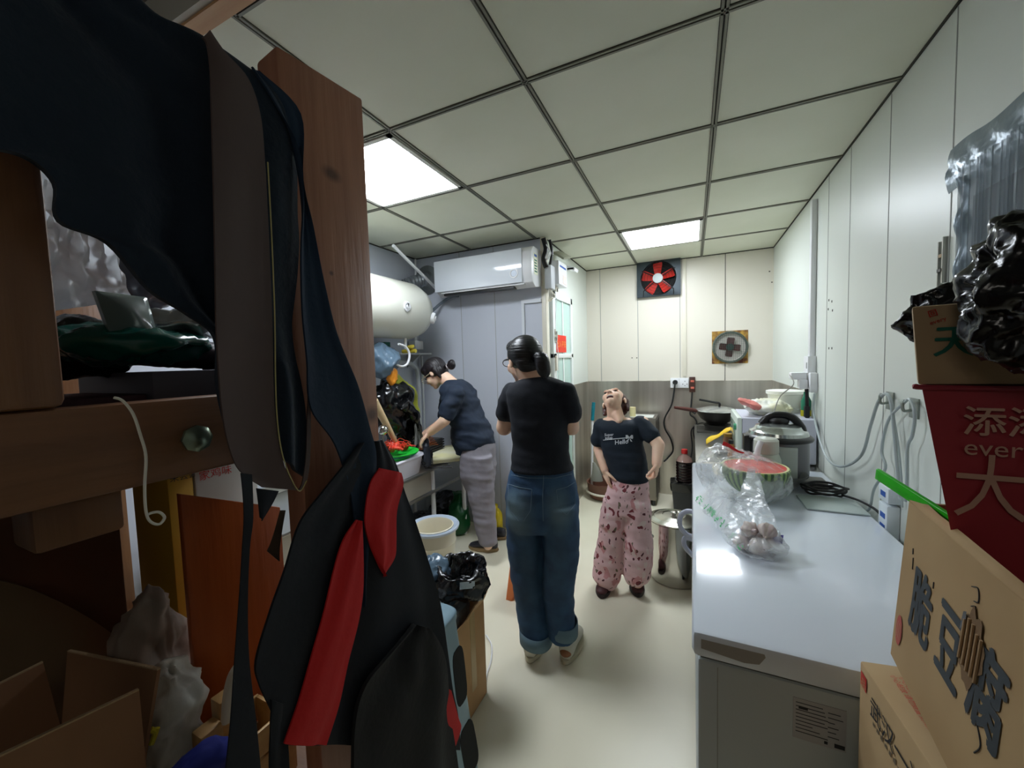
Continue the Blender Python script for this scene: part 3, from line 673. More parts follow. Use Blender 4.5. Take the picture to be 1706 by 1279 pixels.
# printed flap lying to the side
A = at(1158, 835, z=FZ+.02); A2 = at(1235, 925, z=FZ+.012); C1 = at(1185, 800, z=FZ+.1); C2 = at(1250, 860, z=FZ+.09)
G = []
for i in range(20):
    f = i/19; G.append([A.lerp(A2, f).lerp(C1.lerp(C2, f), j/9)+V((0, 0, .006*math.sin(i*1.1+j*.5))) for j in range(10)])
b = B().mat(M_clear).grid(G); b.build('side_flap', None, t, angle=80)
b = B().mat(mat('print_green', (40, 176, 96), .4)); random.seed(4)
dX = (A2-A).normalized(); dY = (C1-A).normalized()
for k in range(46):
    f = random.random(); g = random.uniform(.02, .25); p = A.lerp(A2, f).lerp(C1.lerp(C2, f), g)+V((0, 0, .009)); l = random.uniform(.003, .011); w = random.uniform(.0012, .003); a = random.choice((0, 0, 1.2, 2.0))
    u = dX*math.cos(a)+dY*math.sin(a); v = (dX*-math.sin(a)+dY*math.cos(a))
    q = [b.bm.verts.new(p+u*x*l+v*y*w) for x, y in ((-1, -1), (1, -1), (1, 1), (-1, 1))]; b._f(q)
b = text_bm('鲜果', .034, A.lerp(A2, .3)+V((0, 0, .012))+dY*.005, dX, dY, b, depth=.001)
b.build('green_print', None, t)
M_gar = mat('garlic_skin', (226, 216, 206), .5, col2=(200, 180, 180), nscale=12, stretch=(6, 6, 1))
gpos = [(-.045, .0, .028), (.0, -.03, .028), (.03, .015, .03), (-.01, .035, .03), (-.02, 0, .07), (.025, -.01, .075)]
for k, q in enumerate(gpos):
    b = B().mat(M_gar); c = V((gc.x, gc.y, FZ+.004))+V(q)
    R = []
    for r, h in [(.004, -.024), (.018, -.022), (.026, -.01), (.026, .002), (.016, .014), (.006, .02), (.004, .032), (.003, .034)]:
        R.append([c+Matrix.Rotation(k*1.1, 3, 'X') @ Matrix.Rotation(k*.7, 3, 'Y') @ V((r*(1+.12*math.cos(a*6))*math.cos(a), r*(1+.12*math.cos(a*6))*math.sin(a), h)) for a in [2*PI*i/30 for i in range(30)]])
    b.rings(R); o = b.build('garlic_bulb', None)
    tag(o, ['pale garlic bulb low on the left inside the clear bag', 'pale garlic bulb at the front bottom of the clear bag', 'pale garlic bulb low beside the blue label in the clear bag', 'pale garlic bulb at the back bottom of the clear bag', 'pale garlic bulb on top at the left in the clear bag', 'topmost pale garlic bulb on the right in the clear bag'][k], 'garlic', 'garlic bulbs in the clear bag')
c = at(1291, 896, z=FZ+.045); b = B().mat(mat('label_violet', (62, 52, 150), .35)); M = Matrix.Translation(c) @ Matrix.Rotation(-.35, 4, 'Z') @ Matrix.Rotation(.9, 4, 'X')
G = [[M @ V((x*.009-.022, y*.006-.015, .004*math.sin(x*1.4))) for x in range(6)] for y in range(6)]; b.grid(G, .001, (0, -.5, 1))
tag(b.build('blue_label'), 'violet-blue wrapper inside the clear bag beside the garlic', 'label')

# ---- watermelon half in its own bag
mc = at(1256, 782, z=.985); mc = V((.262, 2.09, FZ+.142))
t = thing('watermelon', 'cut half watermelon with red flesh upward on the freezer', 'watermelon', (mc.x, mc.y, FZ))
m = mat('melon_rind', (86, 122, 58), .35); nt = m.node_tree; N = nt.nodes; L = nt.links
w_ = N.new('ShaderNodeTexWave'); w_.bands_direction = 'X'; w_.wave_profile = 'SIN'; w_.inputs['Scale'].default_value = 1.6; w_.inputs['Distortion'].default_value = 3; w_.inputs['Detail'].default_value = 3
tc = N.new('ShaderNodeTexCoord'); sx_ = N.new('ShaderNodeSeparateXYZ'); L.new(tc.outputs['Object'], sx_.inputs[0]); at2 = N.new('ShaderNodeMath'); at2.operation = 'ARCTAN2'; L.new(sx_.outputs[0], at2.inputs[0]); L.new(sx_.outputs[1], at2.inputs[1])
cb = N.new('ShaderNodeCombineXYZ'); L.new(at2.outputs[0], cb.inputs[0]); L.new(sx_.outputs[2], cb.inputs[1]); L.new(cb.outputs[0], w_.inputs['Vector'])
r_ = N.new('ShaderNodeValToRGB'); r_.color_ramp.elements[0].position = .35; r_.color_ramp.elements[1].position = .6; r_.color_ramp.elements[0].color = rgb((52, 84, 42)); r_.color_ramp.elements[1].color = rgb((140, 168, 96)); L.new(w_.outputs[0], r_.inputs[0]); L.new(r_.outputs[0], N['Principled BSDF'].inputs['Base Color'])
prof = [(.001, -.135)]+[(.140*math.sin(a), -.135*math.cos(a)) for a in [i*PI/2/10 for i in range(1, 11)]]
b = B().mat(m); b.lathe(prof+[(.134, .004)], mc, n=48); o = b.build('rind', None, t)
b = B().mat(mat('melon_flesh', (226, 60, 58), .35, col2=(236, 120, 104), nscale=22)); b.lathe([(.125, .003), (.1, .006), (.05, .008), (.001, .009)], mc, n=48); b.mat(mat('melon_pale', (226, 226, 170), .4)); b.lathe([(.137, .0), (.134, .005), (.125, .004)], mc, n=48); b.build('flesh', None, t)
t = thing('clear_plastic_bag', 'large clear plastic bag wrapped loosely around the cut watermelon', 'plastic bag', (mc.x-.05, mc.y, FZ))
b = B().mat(M_clear); ctr = V((mc.x-.045, mc.y-.01, 0))
b.loft([(ctr+V((0, 0, FZ+.004)), .06, .06), (ctr+V((0, 0, FZ+.01)), .14, .12), (ctr+V((0, 0, FZ+.07)), .185, .15), (ctr+V((-.01, 0, FZ+.13)), .185, .15), (ctr+V((-.03, .01, FZ+.165)), .15, .13), (ctr+V((-.08, .03, FZ+.205)), .08, .07), (ctr+V((-.1, .05, FZ+.225)), .03, .03)], n=90, sub=8)
b.displace(lambda p, n: n*(.007*math.sin(math.atan2(p.y-ctr.y, p.x-ctr.x)*13+p.z*18)*min(1, (p.z-FZ)*8)+.012*noise.noise(p*11)+.005*noise.noise(p*30)))
for v in b.bm.verts: v.co.z = max(v.co.z, FZ+.002)
b.build('film', None, t, angle=80)
c = at(1203, 738, y=2.0); b = B().mat(mat('red_plastic', (222, 40, 44), .35)); G = [[c+V((i*.012+.002*j, 0, -.006*i+(j-1.5)*.006*(1-i/9)+.003*math.sin(i))) for j in range(4)] for i in range(8)]; b.grid(G, .002, (0, -1, 0)); tag(b.build('red_bag_handle'), 'red twisted plastic handle poking out above the watermelon', 'handle')

# ---- pressure cooker
cc = V((.41, 2.43, FZ)); M_pc = mat('cooker_grey', (112, 112, 116), .3, metal=.5)
t = thing('pressure_cooker', 'round electric pressure cooker with black lid handle at the far end of the freezer', 'pressure cooker', cc)
b = B().mat(M_black); b.lathe([(.001, .0), (.12, 0), (.135, .012), (.135, .03)], cc); b.build('base', None, t)
b = B().mat(M_pc); b.lathe([(.134, .03), (.136, .05), (.136, .2), (.132, .215)], cc, n=48); b.build('body', None, t)
b = B().mat(M_black); b.lathe([(.13, .21), (.152, .215), (.155, .228), (.14, .24), (.12, .245)], cc, n=48); b.box(cc+V((-.16, -.06, .06)), cc+V((-.125, .02, .235))); b.build('rim', None, t, bevel=.004)
b = B().mat(mat('lid_steel', (190, 196, 192), .15, metal=.8)); b.lathe([(.135, .24), (.13, .258), (.11, .268), (.1, .285), (.06, .298), (.001, .3)], cc, n=48); b.build('lid', None, t)
b = B().mat(M_black); b.tube([cc+V(q) for q in ((-.075, 0, .29), (-.045, 0, .325), (0, 0, .34), (.06, 0, .33), (.1, 0, .28), (.105, 0, .25))], .02, n=12); b.ell(cc+V((0, 0, .31)), (.05, .05, .025)); b.build('lid_handle', None, t)
b = B().mat(mat('cooker_panel', (188, 196, 190), .35)).box(cc+V((-.06, -.142, .04)), cc+V((.06, -.12, .2))); b.build('control_panel', None, t, bevel=.006)
# white thermos
tc_ = at(1297, 780, z=FZ+.02); tc_ = V((.335, 2.275, FZ))
t = thing('thermos_jug', 'small white plastic jug with a wide cap in front of the pressure cooker', 'jug', tc_)
b = B().mat(mat('jug_cream', (206, 214, 200), .35)); b.lathe([(.001, 0), (.058, 0), (.064, .01), (.064, .14), (.055, .165), (.044, .175)], tc_); b.build('body', None, t)
b = B().mat(mat('jug_cap', (206, 208, 196), .4)); b.lathe([(.052, .17), (.055, .175), (.054, .235), (.044, .245), (.001, .247)], tc_); b.build('cap', None, t)
b = B().mat(M_white); b.tube([tc_+V(q) for q in ((-.03, -.052, .235), (-.045, -.068, .19), (-.045, -.072, .12), (-.035, -.06, .05))], .014, n=10); b.ell(tc_+V((-.068, -.035, .12)), (.028, .022, .04)); b.build('handle', None, t)
# steel bowl right of the melon
bc = V((.42, 2.28, FZ)); b = B().mat(M_steel); b.lathe([(.001, 0), (.035, .0), (.06, .025), (.085, .07), (.092, .073), (.088, .07), (.057, .023), (.001, .006)], bc, n=40); o = b.build('steel_bowl'); tag(o, 'shallow grey bowl beside the watermelon on the freezer', 'bowl')
b = B().mat(mat('adaptor_grey', (128, 124, 118), .5)).box((.46, 2.32, FZ+.001), (.6, 2.42, FZ+.03)); tag(b.build('flat_adaptor', bevel=.006), 'flat grey box on the freezer by the right wall', 'box')
b = B().mat(M_blackrub); random.seed(2)
for k in range(4): b.tube([(.56+.07*math.cos(a+k)*(1+.1*k), 2.24+.06*math.sin(a+k), FZ+.01+.008*k+.006*math.sin(3*a)) for a in [i*PI/5 for i in range(10)]], .005, closed=True, sub=4)
b.tube([(.62, 2.2, FZ+.012), (.66, 2.1, FZ+.02), (.69, 2.0, FZ+.0), (.695, 1.95, FZ-.1)], .005); tag(b.build('coiled_cable'), 'coil of thin black cable on the freezer by the right wall', 'cable')
b = B().mat(mat('glass_pane_grey', (176, 190, 186), .15, spec=.8)).box((.44, 1.98, FZ+.001), (.65, 2.17, FZ+.008)); tag(b.build('glass_tray', bevel=.002), 'flat greenish glass plate lying on the freezer near the wall', 'tray')

# =================================================================== steel table in the corner
TX0, TY0, TZ = .02, 2.72, .80
t = thing('steel_table', 'stainless steel worktable in the far right corner', 'table', (.36, 3.6, 0))
B().mat(M_steel).box((TX0, TY0, TZ-.035), (XR-.008, YB-.09, TZ)).build('tabletop', None, t, bevel=.004)
B().mat(M_steel).box((TX0+.03, TY0+.04, .2), (XR-.02, YB-.09, .22)).build('shelf', None, t)
for x in (TX0+.05, XR-.06):
    for y in (TY0+.06, YB-.12): B().mat(M_steel).cyl((x, y, 0), (x, y, TZ-.03), .019).build('leg', None, t)
# microwave
mx0, mx1, my0, my1, mz0, mz1 = .30, .70, 2.95, 3.42, TZ+.012, 1.095
t = thing('microwave', 'white microwave oven side-on on the steel table', 'microwave', ((mx0+mx1)/2, (my0+my1)/2, TZ))
B().mat(mat('mw_side', (206, 208, 222), .35)).box((mx0, my0, mz0), (mx1, my1, mz1)).build('body', None, t, bevel=.006)
B().mat(mat('mw_front', (222, 232, 222), .25)).box((mx0-.03, my0, mz0), (mx0, my1, mz1)).build('door', None, t, bevel=.008)
B().mat(mat('mw_glass', (150, 164, 150), .15)).box((mx0-.033, my0+.12, mz0+.05), (mx0-.03, my1-.04, mz1-.05)).build('door_glass', None, t, bevel=.001)
b = B().mat(mat('mw_dial', (70, 150, 110), .4)); b.cyl((mx0-.03, my0+.06, mz1-.07), (mx0-.045, my0+.06, mz1-.07), .022); b.build('dial', None, t)
for x in (mx0+.05, mx1-.05):
    for y in (my0+.05, my1-.05): B().mat(M_black).cyl((x, y, TZ), (x, y, mz0), .015).build('foot', None, t)
# things on the microwave
b = B().mat(mat('bag_white', (226, 228, 220), .4, bump=.4, bscale=20, col2=(226, 222, 180), nscale=8)); b.ell((.47, 3.14, mz1+.055), (.14, .15, .05), n=30); b.displace(crumple(3, .02, 9, .5))
for v in b.bm.verts: v.co.z = max(v.co.z, mz1+.001)
tag(b.build('white_bag_pile', angle=70), 'crumpled white plastic bags piled on the microwave', 'plastic bags')
b = B().mat(mat('bag_pink', (222, 130, 120), .4, bump=.4, bscale=20)); b.ell((.36, 3.05, mz1+.08), (.085, .05, .022), Matrix.Rotation(.4, 3, 'Y'), n=20); b.displace(crumple(8, .012, 12)); tag(b.build('pink_bag', angle=70), 'pink and white plastic packet sticking out of the bag pile', 'plastic bag')
tc2 = V((.6, 3.33, mz1+.001)); M_tub = mat('tub_white', (236, 236, 228), .35)
t = thing('plastic_bucket', 'white plastic tub with lid and wire handle on the microwave', 'bucket', tc2)
b = B().mat(M_tub); b.lathe([(.001, 0), (.085, 0), (.105, .13)], tc2, n=36); b.build('body', None, t)
b = B().mat(M_tub); b.lathe([(.107, .125), (.114, .13), (.114, .15), (.104, .153), (.001, .15)], tc2, n=36); b.build('lid', None, t)
b = B().mat(M_steel); b.tube([tc2+V((.1, -.04, .12)), tc2+V((.11, -.09, .06)), tc2+V((.06, -.12, .03)), tc2+V((-.0, -.12, .05))], .002); b.build('handle', None, t)
gb = V((.68, 3.12, mz1+.001)); b = B().mat(mat('green_bottle', (20, 120, 90), .3)); b.lathe([(.001, 0), (.026, 0), (.028, .1), (.015, .13), (.014, .16), (.001, .16)], gb); b.mat(mat('yellow_band', (190, 180, 40), .4)); b.lathe([(.0285, .0), (.0285, .04)], gb); tag(b.build('green_bottle'), 'green and yellow bottle standing between the tub and the right wall', 'bottle')
# wok
wc = V((.21, 4.12, TZ)); t = thing('wok', 'dark wok with a glass lid and brown handle on the steel table', 'wok', wc)
b = B().mat(mat('wok_iron', (58, 56, 54), .35, metal=.6)); b.lathe([(.001, .03), (.07, .035), (.14, .085), (.185, .155), (.19, .158), (.182, .152)], wc+V((0, 0, .03)), n=40); b.build('pan', None, t)
b = B().mat(mat('wok_lid', (190, 192, 186), .12, metal=.6)); b.lathe([(.186, .19), (.18, .2), (.1, .222), (.001, .23)], wc, n=40); b.build('lid', None, t)
b = B().mat(M_black); b.tube([wc+V((.02, -.02, .225)), wc+V((.02, -.02, .26)), wc+V((-.03, -.02, .27)), wc+V((-.15, -.04, .295))], .01); b.build('lid_knob', None, t)
b = B().mat(mat('handle_wood', (84, 40, 34), .4)); b.tube([wc+V((-.17, -.08, .19)), wc+V((-.22, -.11, .205)), wc+V((-.36, -.2, .235))], lambda s: .013+.006*math.sin(s*PI), n=12); b.build('handle', None, t)
b = B().mat(mat('stove_dark', (60, 58, 54), .4)); b.lathe([(.1, 0), (.1, .035), (.12, .06)], wc); b.box(wc+V((-.17, -.17, 0)), wc+V((.17, .17, .012))); tag(b.build('gas_stove'), 'dark burner under the wok on the steel table', 'stove')
# yellow packet, jar, bowl, tray
b = B().mat(mat('packet_yellow', (236, 214, 20), .35, col2=(228, 150, 30), nscale=3)); c = V((.2, 3.42, TZ)); G = []
for i in range(12): G.append([c+V((-.1+.016*i, .0+.01*j, .01+.0115*i+.002*j*math.sin(i*.9)+.03*math.sin(j/7*PI)*(1-.5*i/11))) for j in range(9)])
b.grid(G, .004, (0, 0, -1)); tag(b.build('yellow_packet', angle=60), 'bright yellow food packet leaning on the steel table', 'packet')
jc = V((.243, 3.04, TZ+.001)); t = thing('spice_bottle', 'small amber spice bottle with dark cap beside the microwave', 'bottle', jc)
b = B().mat(mat('amber', (168, 112, 56), .2)); b.lathe([(.001, 0), (.022, 0), (.023, .08), (.015, .1)], jc); b.build('body', None, t)
b = B().mat(M_black); b.lathe([(.017, .1), (.017, .125), (.001, .126)], jc); b.build('cap', None, t)
jc = V((.235, 3.2, TZ+.001)); t = thing('glass_jar', 'brown glass jar with dark lid between the packet and the microwave', 'jar', jc)
b = B().mat(mat('jar_brown', (120, 84, 60), .15)); b.lathe([(.001, 0), (.03, 0), (.032, .1), (.026, .12)], jc); b.build('body', None, t)
b = B().mat(mat('jar_lid', (160, 120, 40), .4)); b.lathe([(.028, .12), (.028, .14), (.001, .141)], jc); b.build('lid', None, t)
jc = V((.185, 3.16, TZ+.001)); b = B().mat(M_chrome); b.lathe([(.001, .002), (.035, .002), (.05, .03), (.055, .045), (.053, .045), (.034, .006), (.001, .006)], jc); tag(b.build('steel_bowl'), 'small shiny steel bowl in front of the yellow packet', 'bowl')
b = B().mat(mat('board_pale', (214, 206, 190), .5)).box((.03, 2.74, TZ+.001), (.27, 2.9, TZ+.014)); tag(b.build('cutting_board', bevel=.004), 'pale thin board at the near end of the steel table', 'board')
b = B().mat(M_steel); b.tube([(.05, 2.78, TZ+.022), (.15, 2.8, TZ+.03), (.3, 2.83, TZ+.024)], .004).tube([(.06, 2.83, TZ+.022), (.15, 2.85, TZ+.03), (.3, 2.84, TZ+.024)], .004); tag(b.build('kitchen_tongs'), 'thin steel tongs lying on the pale board', 'tongs')

# =================================================================== stock pot, bottle, bin
pc = V((-.115, 2.80, 0)); t = thing('stock_pot', 'tall shiny steel stock pot with lid on the floor beside the freezer', 'stock pot', pc)
b = B().mat(M_chrome); b.lathe([(.001, .002), (.148, .002), (.155, .01), (.155, .40), (.162, .405), (.155, .408), (.15, .4)], pc, n=56); b.build('body', None, t)
b = B().mat(mat('lid_steel2', (200, 198, 188), .2, metal=.95)); b.lathe([(.163, .408), (.164, .416), (.15, .42), (.13, .43), (.125, .425), (.075, .44), (.07, .434), (.001, .436)], pc, n=56); b.build('lid', None, t)
b = B().mat(M_chrome); b.cyl(pc+V((0, 0, .434)), pc+V((0, 0, .45)), .012); b.ell(pc+V((0, 0, .455)), (.024, .024, .01)); b.build('lid_knob', None, t)
b = B().mat(M_chrome); b.tube([pc+V(q) for q in ((-.145, -.05, .28), (-.18, -.07, .28), (-.18, -.0, .28), (-.152, .02, .28))], .006); b.build('handle', None, t)
bc = V((-.08, 4.12, 0)); t = thing('waste_bin', 'small black bin lined with a bag standing against the back wall', 'bin', bc)
b = B().mat(mat('bin_black', (34, 38, 42), .45)); b.loft([(bc+V((0, 0, .001)), .09, .09), (bc+V((0, 0, .15)), .1, .1), (bc+V((0, 0, .27)), .112, .112)], e=6, n=40); b.build('body', None, t)
b = B().mat(M_bag); b.loft([(bc+V((0, 0, .20)), .116, .116), (bc+V((0, 0, .275)), .121, .121), (bc+V((0, 0, .285)), .11, .11), (bc+V((0, 0, .272)), .09, .09)], e=5, n=48); b.displace(lambda p, n: n*.008*noise.noise(p*25)); b.build('liner', None, t)
bc = V((-.07, 4.10, .288)); t = thing('sauce_bottle', 'large dark soy sauce bottle with red cap standing on the black bin', 'bottle', bc)
b = B().mat(mat('soy_dark', (26, 14, 16), .12)); pr = [(.001, 0), (.07, 0), (.078, .01)]
for k in range(6): pr += [(.078, .02+k*.028), (.073, .03+k*.028), (.078, .04+k*.028)]
pr += [(.075, .2)]; b.lathe(pr, bc, n=32); b.build('lower_body', None, t)
b = B().mat(mat('soy_clear', (150, 120, 110), .12)); b.lathe([(.075, .2), (.06, .235), (.028, .265), (.024, .28)], bc, n=32); b.build('shoulder', None, t)
b = B().mat(mat('cap_red', (206, 40, 44), .35)); b.lathe([(.028, .275), (.03, .28), (.028, .315), (.001, .318)], bc); b.build('cap', None, t)
# mop, basin, appliance behind the child
t = thing('mop', 'mop with teal grip on a pale pole against the back wall', 'mop', at(985, 828, z=0))
p0 = at(986, 822, y=4.2); p1 = at(987, 700, y=4.25); p2 = at(989, 670, y=4.26)
B().mat(M_white).cyl(p0, p1, .013).build('pole', None, t)
B().mat(mat('teal', (20, 124, 140), .35)).cyl(p1, p2, .019).build('grip', None, t)
b = B().mat(mat('mop_grey', (150, 152, 140), .7)); b.loft([(at(994, 800, y=4.22), .07, .05), (at(993, 785, y=4.22), .05, .03), (at(989, 770, y=4.22), .015, .015)], n=20); b.build('mop_head', None, t)
bc = at(1008, 826, z=0); bc = V((-.86, 4.2, 0)); t = thing('round_basin', 'round brown basin on the floor behind the child', 'basin', bc)
b = B().mat(mat('basin_brown', (116, 78, 62), .5)); b.lathe([(.001, .01), (.17, .01), (.19, .06), (.2, .17), (.205, .175), (.19, .17), (.18, .06), (.001, .03)], bc, n=40); b.build('body', None, t)
b = B().mat(M_cream); b.tube([bc+V((.205*math.cos(a), .205*math.sin(a), .075)) for a in [i*PI/10 for i in range(20)]], .012, closed=True, sub=2); b.build('hoop', None, t)
t = thing('steel_cabinet', 'tall grey steel cabinet with a folded paper on top behind the child', 'cabinet', (-.46, 4.25, 0))
b = B().mat(mat('cab_steel', (128, 122, 112), .4, metal=.6)).box((-.62, 4.08, .06), (-.33, 4.44, .9)); b.build('body', None, t, bevel=.005)
B().mat(mat('cab_side', (70, 64, 58), .5)).box((-.328, 4.1, .08), (-.322, 4.42, .88)).build('side_panel', None, t)
for x in (-.58, -.36):
    for y in (4.12, 4.4): B().mat(M_black).cyl((x, y, 0), (x, y, .06), .018).build('foot', None, t)
b = B().mat(mat('paper_grey', (206, 208, 200), .6)).box((-.58, 4.1, .901), (-.36, 4.3, .906), ); b.mat(mat('paper_y', (210, 200, 150), .6)).cyl((-.56, 4.15, .906), (-.56, 4.15, 1.0), .03); tag(b.build('paper_stack'), 'pale papers and a roll on top of the grey cabinet', 'paper')

# =================================================================== people
def frame(f, u):
    f = V(f).normalized(); u = V(u); u = (u-f*u.dot(f)).normalized(); s = f.cross(u)
    return Matrix(((s.x, f.x, u.x), (s.y, f.y, u.y), (s.z, f.z, u.z)))
def head_prims(b, c, M, k=1.0, mouth_open=False):
    c = V(c)
    def E(p, r, n=12): b.ell(c+M @ (V(p)*k), tuple(q*k for q in r), M, n=n)
    def Cp(p, r, q, t): b.cap(c+M @ (V(p)*k), r*k, c+M @ (V(q)*k), t*k)
    E((0, -.012, .032), (.074, .09, .084)); E((0, .024, -.02), (.062, .066, .08)); E((0, .03, -.062), (.046, .05, .04)); E((0, .058, -.088), (.024, .026, .022))
    for s in (-1, 1):
        E((s*.036, .058, -.028), (.026, .026, .03)); E((s*.077, -.008, -.008), (.008, .018, .03)); E((s*.012, .096, -.03), (.008, .009, .007)); E((s*.03, .074, .028), (.024, .016, .008))
    Cp((0, .086, .012), .007, (0, .104, -.022), .010)
    if mouth_open:
        E((0, .08, -.052), (.026, .012, .006)); E((0, .072, -.082), (.022, .012, .007))
    else:
        E((0, .084, -.053), (.022, .009, .0055)); E((0, .082, -.062), (.019, .009, .006))
def hand_prims(b, wrist, d, nrm, side=1, k=1.0, curl=.5, spread=.12, thumb=.7):
    d = V(d).normalized(); nrm = V(nrm); nrm = (nrm-d*nrm.dot(d)).normalized(); lat = d.cross(nrm)*side; w = V(wrist)
    b.cap(w-d*.02*k, .021*k, w+d*.02*k, .022*k)
    L = [(.03, .040, .026, .020), (.010, .045, .029, .021), (-.010, .041, .027, .020), (-.028, .032, .021, .018)]
    for i, (x, a, m, e) in enumerate(L):
        kn = w+d*(.088-.004*i*i)*k+lat*x*k*.85
        b.cap(w+d*.02*k+lat*x*.6*k, .014*k, kn, .0115*k)
        dd = (d+lat*(x*spread*12)).normalized(); p = kn; ax = dd.cross(nrm)
        for j, (ln, r0, r1) in enumerate(((a, .0105, .0095), (m, .0095, .0085), (e, .0085, .0072))):
            dd = Matrix.Rotation(curl*(.8+.25*j)*(1+.08*i), 3, ax) @ dd
            q = p+dd*ln*k; b.cap(p, r0*k, q, r1*k); p = q
    t0 = w+d*.022*k+lat*.024*k; td = (lat*.75+d*.65+nrm*.35*thumb).normalized(); t1 = t0+td*.045*k; td2 = (td+d*.5+nrm*.4).normalized(); t2 = t1+td2*.032*k
    b.cap(t0, .015*k, t1, .0115*k); b.cap(t1, .0115*k, t2, .0095*k); b.cap(t2, .0095*k, t2+td2*.016*k, .008*k)
def decal(bvh, pts, off=.003):
    out = []
    for px, py in pts:
        d = (at(px, py, y=5)-EYE).normalized(); h = bvh.ray_cast(EYE, d)
        if h[0]: out.append(h[0]-d*off)
    return out
def decal_text(bvh, body, px, py, s, b, off=.004, slope=0):
    cu = bpy.data.curves.new('t', 'FONT'); cu.body = body; cu.size = 1; cu.resolution_u = 2; cu.offset = .012
    o = bpy.data.objects.new('t', cu); COL.objects.link(o); dg = bpy.context.evaluated_depsgraph_get(); dg.update()
    me = bpy.data.meshes.new_from_object(o.evaluated_get(dg)); vs = {}
    for v in me.vertices:
        q = decal(bvh, [(px+v.co.x*s, py-v.co.y*s+slope*v.co.x*s)], off)
        if q: vs[v.index] = b.bm.verts.new(q[0])
    for p in me.polygons:
        if all(i in vs for i in p.vertices): b._f([vs[i] for i in p.vertices])
    bpy.data.objects.remove(o); bpy.data.meshes.remove(me)
def shoe(t, heel, ang, ln, m_up, m_sole, m_patch=None, h=.07, w=.045, name='shoe'):
    f = V((math.cos(ang), math.sin(ang), 0)); s = V((-f.y, f.x, 0)); c = V(heel); c.z = 0
    b = B().mat(m_up)
    R = []
    for q, a, hh in ((0, .55, .75), (.06, .8, 1.0), (.2, .86, 1.05), (.38, .8, .95), (.55, .92, .72), (.75, 1.0, .55), (.9, .85, .42), (1.0, .45, .3)):
        p = c+f*ln*q; R.append([p+s*(w*a*math.cos(k*PI/10))+V((0, 0, .02+max(0, h*hh*(.5+.5*math.sin(k*PI/10)))*(1 if True else 0))) for k in range(20)])
    b.rings(R); up = b.build(name, None, t, sub=1, angle=70)
    b = B().mat(m_sole); R = []
    for z, g in ((.001, .96), (.012, 1.04), (.028, 1.0)):
        ring = []
        for k in range(28):
            a = 2*PI*k/28; x = math.cos(a); y = math.sin(a); ww = w*(1.0+.12*x)*(1-.1*math.cos(2*a))
            ring.append(c+f*(ln*.5+(ln*.53)*x*g)+s*ww*y*g+V((0, 0, z)))
        R.append(ring)
    b.rings(R); so = b.build('sole', None); so_w = V(so.location); so.parent = up; so.location = so_w-worldloc(up)
    if m_patch:
        b = B().mat(m_patch); b.ell(c+f*.012+V((0, 0, .06)), (.03, .03, .018), n=10); pc_ = b.build('heel_patch', None); l = V(pc_.location); pc_.parent = up; pc_.location = l-worldloc(up)

# ---------------------------------------------------------------- woman standing with her back to the camera
def Jw(px, py, dy=0): return at(px, py, y=1.80+dy)
t = thing('person', 'person seen from behind in a black T-shirt and wide dark blue jeans, standing upright', 'person', (-.67, 1.79, 0))
Rr = V((.935, .353, 0)); Fw = V((-.353, .935, 0))
Hc = Jw(872, 601, .02); HM = frame((-.80, .60, -.12), (0, 0, 1))
b = B(); head_prims(b, Hc, HM)
b.cap(Hc+V((.02, -.02, -.05)), .056, Jw(893, 636, .0), .06)
b.loft([(Jw(896, 634), .10, .05), (Jw(897, 652), .135, .075), (Jw(900, 700), .13, .085), (Jw(902, 760), .125, .09), (Jw(903, 800), .15, .10), (Jw(903, 850), .155, .1), (Jw(903, 868), .12, .08)], Rr, Fw)
for side, pts in ((-1, [(872, 860), (876, 960), (890, 1068)]), (1, [(934, 860), (932, 960), (937, 1060)])):
    b.chain([Jw(*pts[0]), Jw(*pts[1], -.02), Jw(*pts[2], -.02)], [.07, .05, .03])
# arms: both forearms folded forward and up in front of the chest
eL = Jw(840, 712, .02); wL = eL+Fw*.17+Rr*.06+V((0, 0, .13)); sL = Jw(854, 653, .0)
b.chain([sL, eL, wL], [.046, .043, .028]); hand_prims(b, wL, (.35, .5, .75), (.8, .2, -.3), 1, .9, .7)
eR = Jw(957, 712, .04)-Rr*.015; wR = eR+Fw*.17-Rr*.08+V((0, 0, .12)); sR = Jw(941, 654, .0)
b.chain([sR, eR, wR], [.044, .04, .028]); hand_prims(b, wR, (-.35, .5, .7), (-.8, .2, -.3), -1, .9, .7)
b.build('body', M_skin, t, remesh=.0055, smooth=3, angle=180)
b = B(); hk = 1.0
b.ell(Hc+HM @ V((0, -.022, .034)), (.088, .098, .095), HM, n=20); b.ell(Hc+HM @ V((0, -.06, -.012)), (.074, .05, .062), HM); b.ell(Hc+HM @ V((0, .035, .075)), (.07, .05, .045), HM)
hr_ = b.build('hair', M_hair, t, remesh=.006, smooth=4, angle=180)
bn = Jw(904, 607, -.09); b = B(); b.loft([(bn+V((-.012, 0, .056)), .016, .016), (bn+V((-.004, 0, .035)), .031, .03), (bn+V((.0, 0, .0)), .036, .034), (bn+V((.006, .0, -.035)), .03, .028), (bn+V((.01, .0, -.062)), .012, .012)], n=24); b.displace(lambda p, n: n*.003*math.sin(math.atan2(p.y-bn.y, p.x-bn.x)*12)); b.cap(bn+V((-.014, .01, .045)), .016, Hc+HM @ V((0, -.1, .0)), .02)
b.build('ponytail', M_hair, t, angle=180)
b = B().mat(M_blackrub); b.lathe([(.02, -.006), (.024, 0), (.02, .006)], bn+V((-.012, .004, .048)), (.4, -.3, 1)); b.build('hair_tie', None, t)
b = B().mat(M_black)
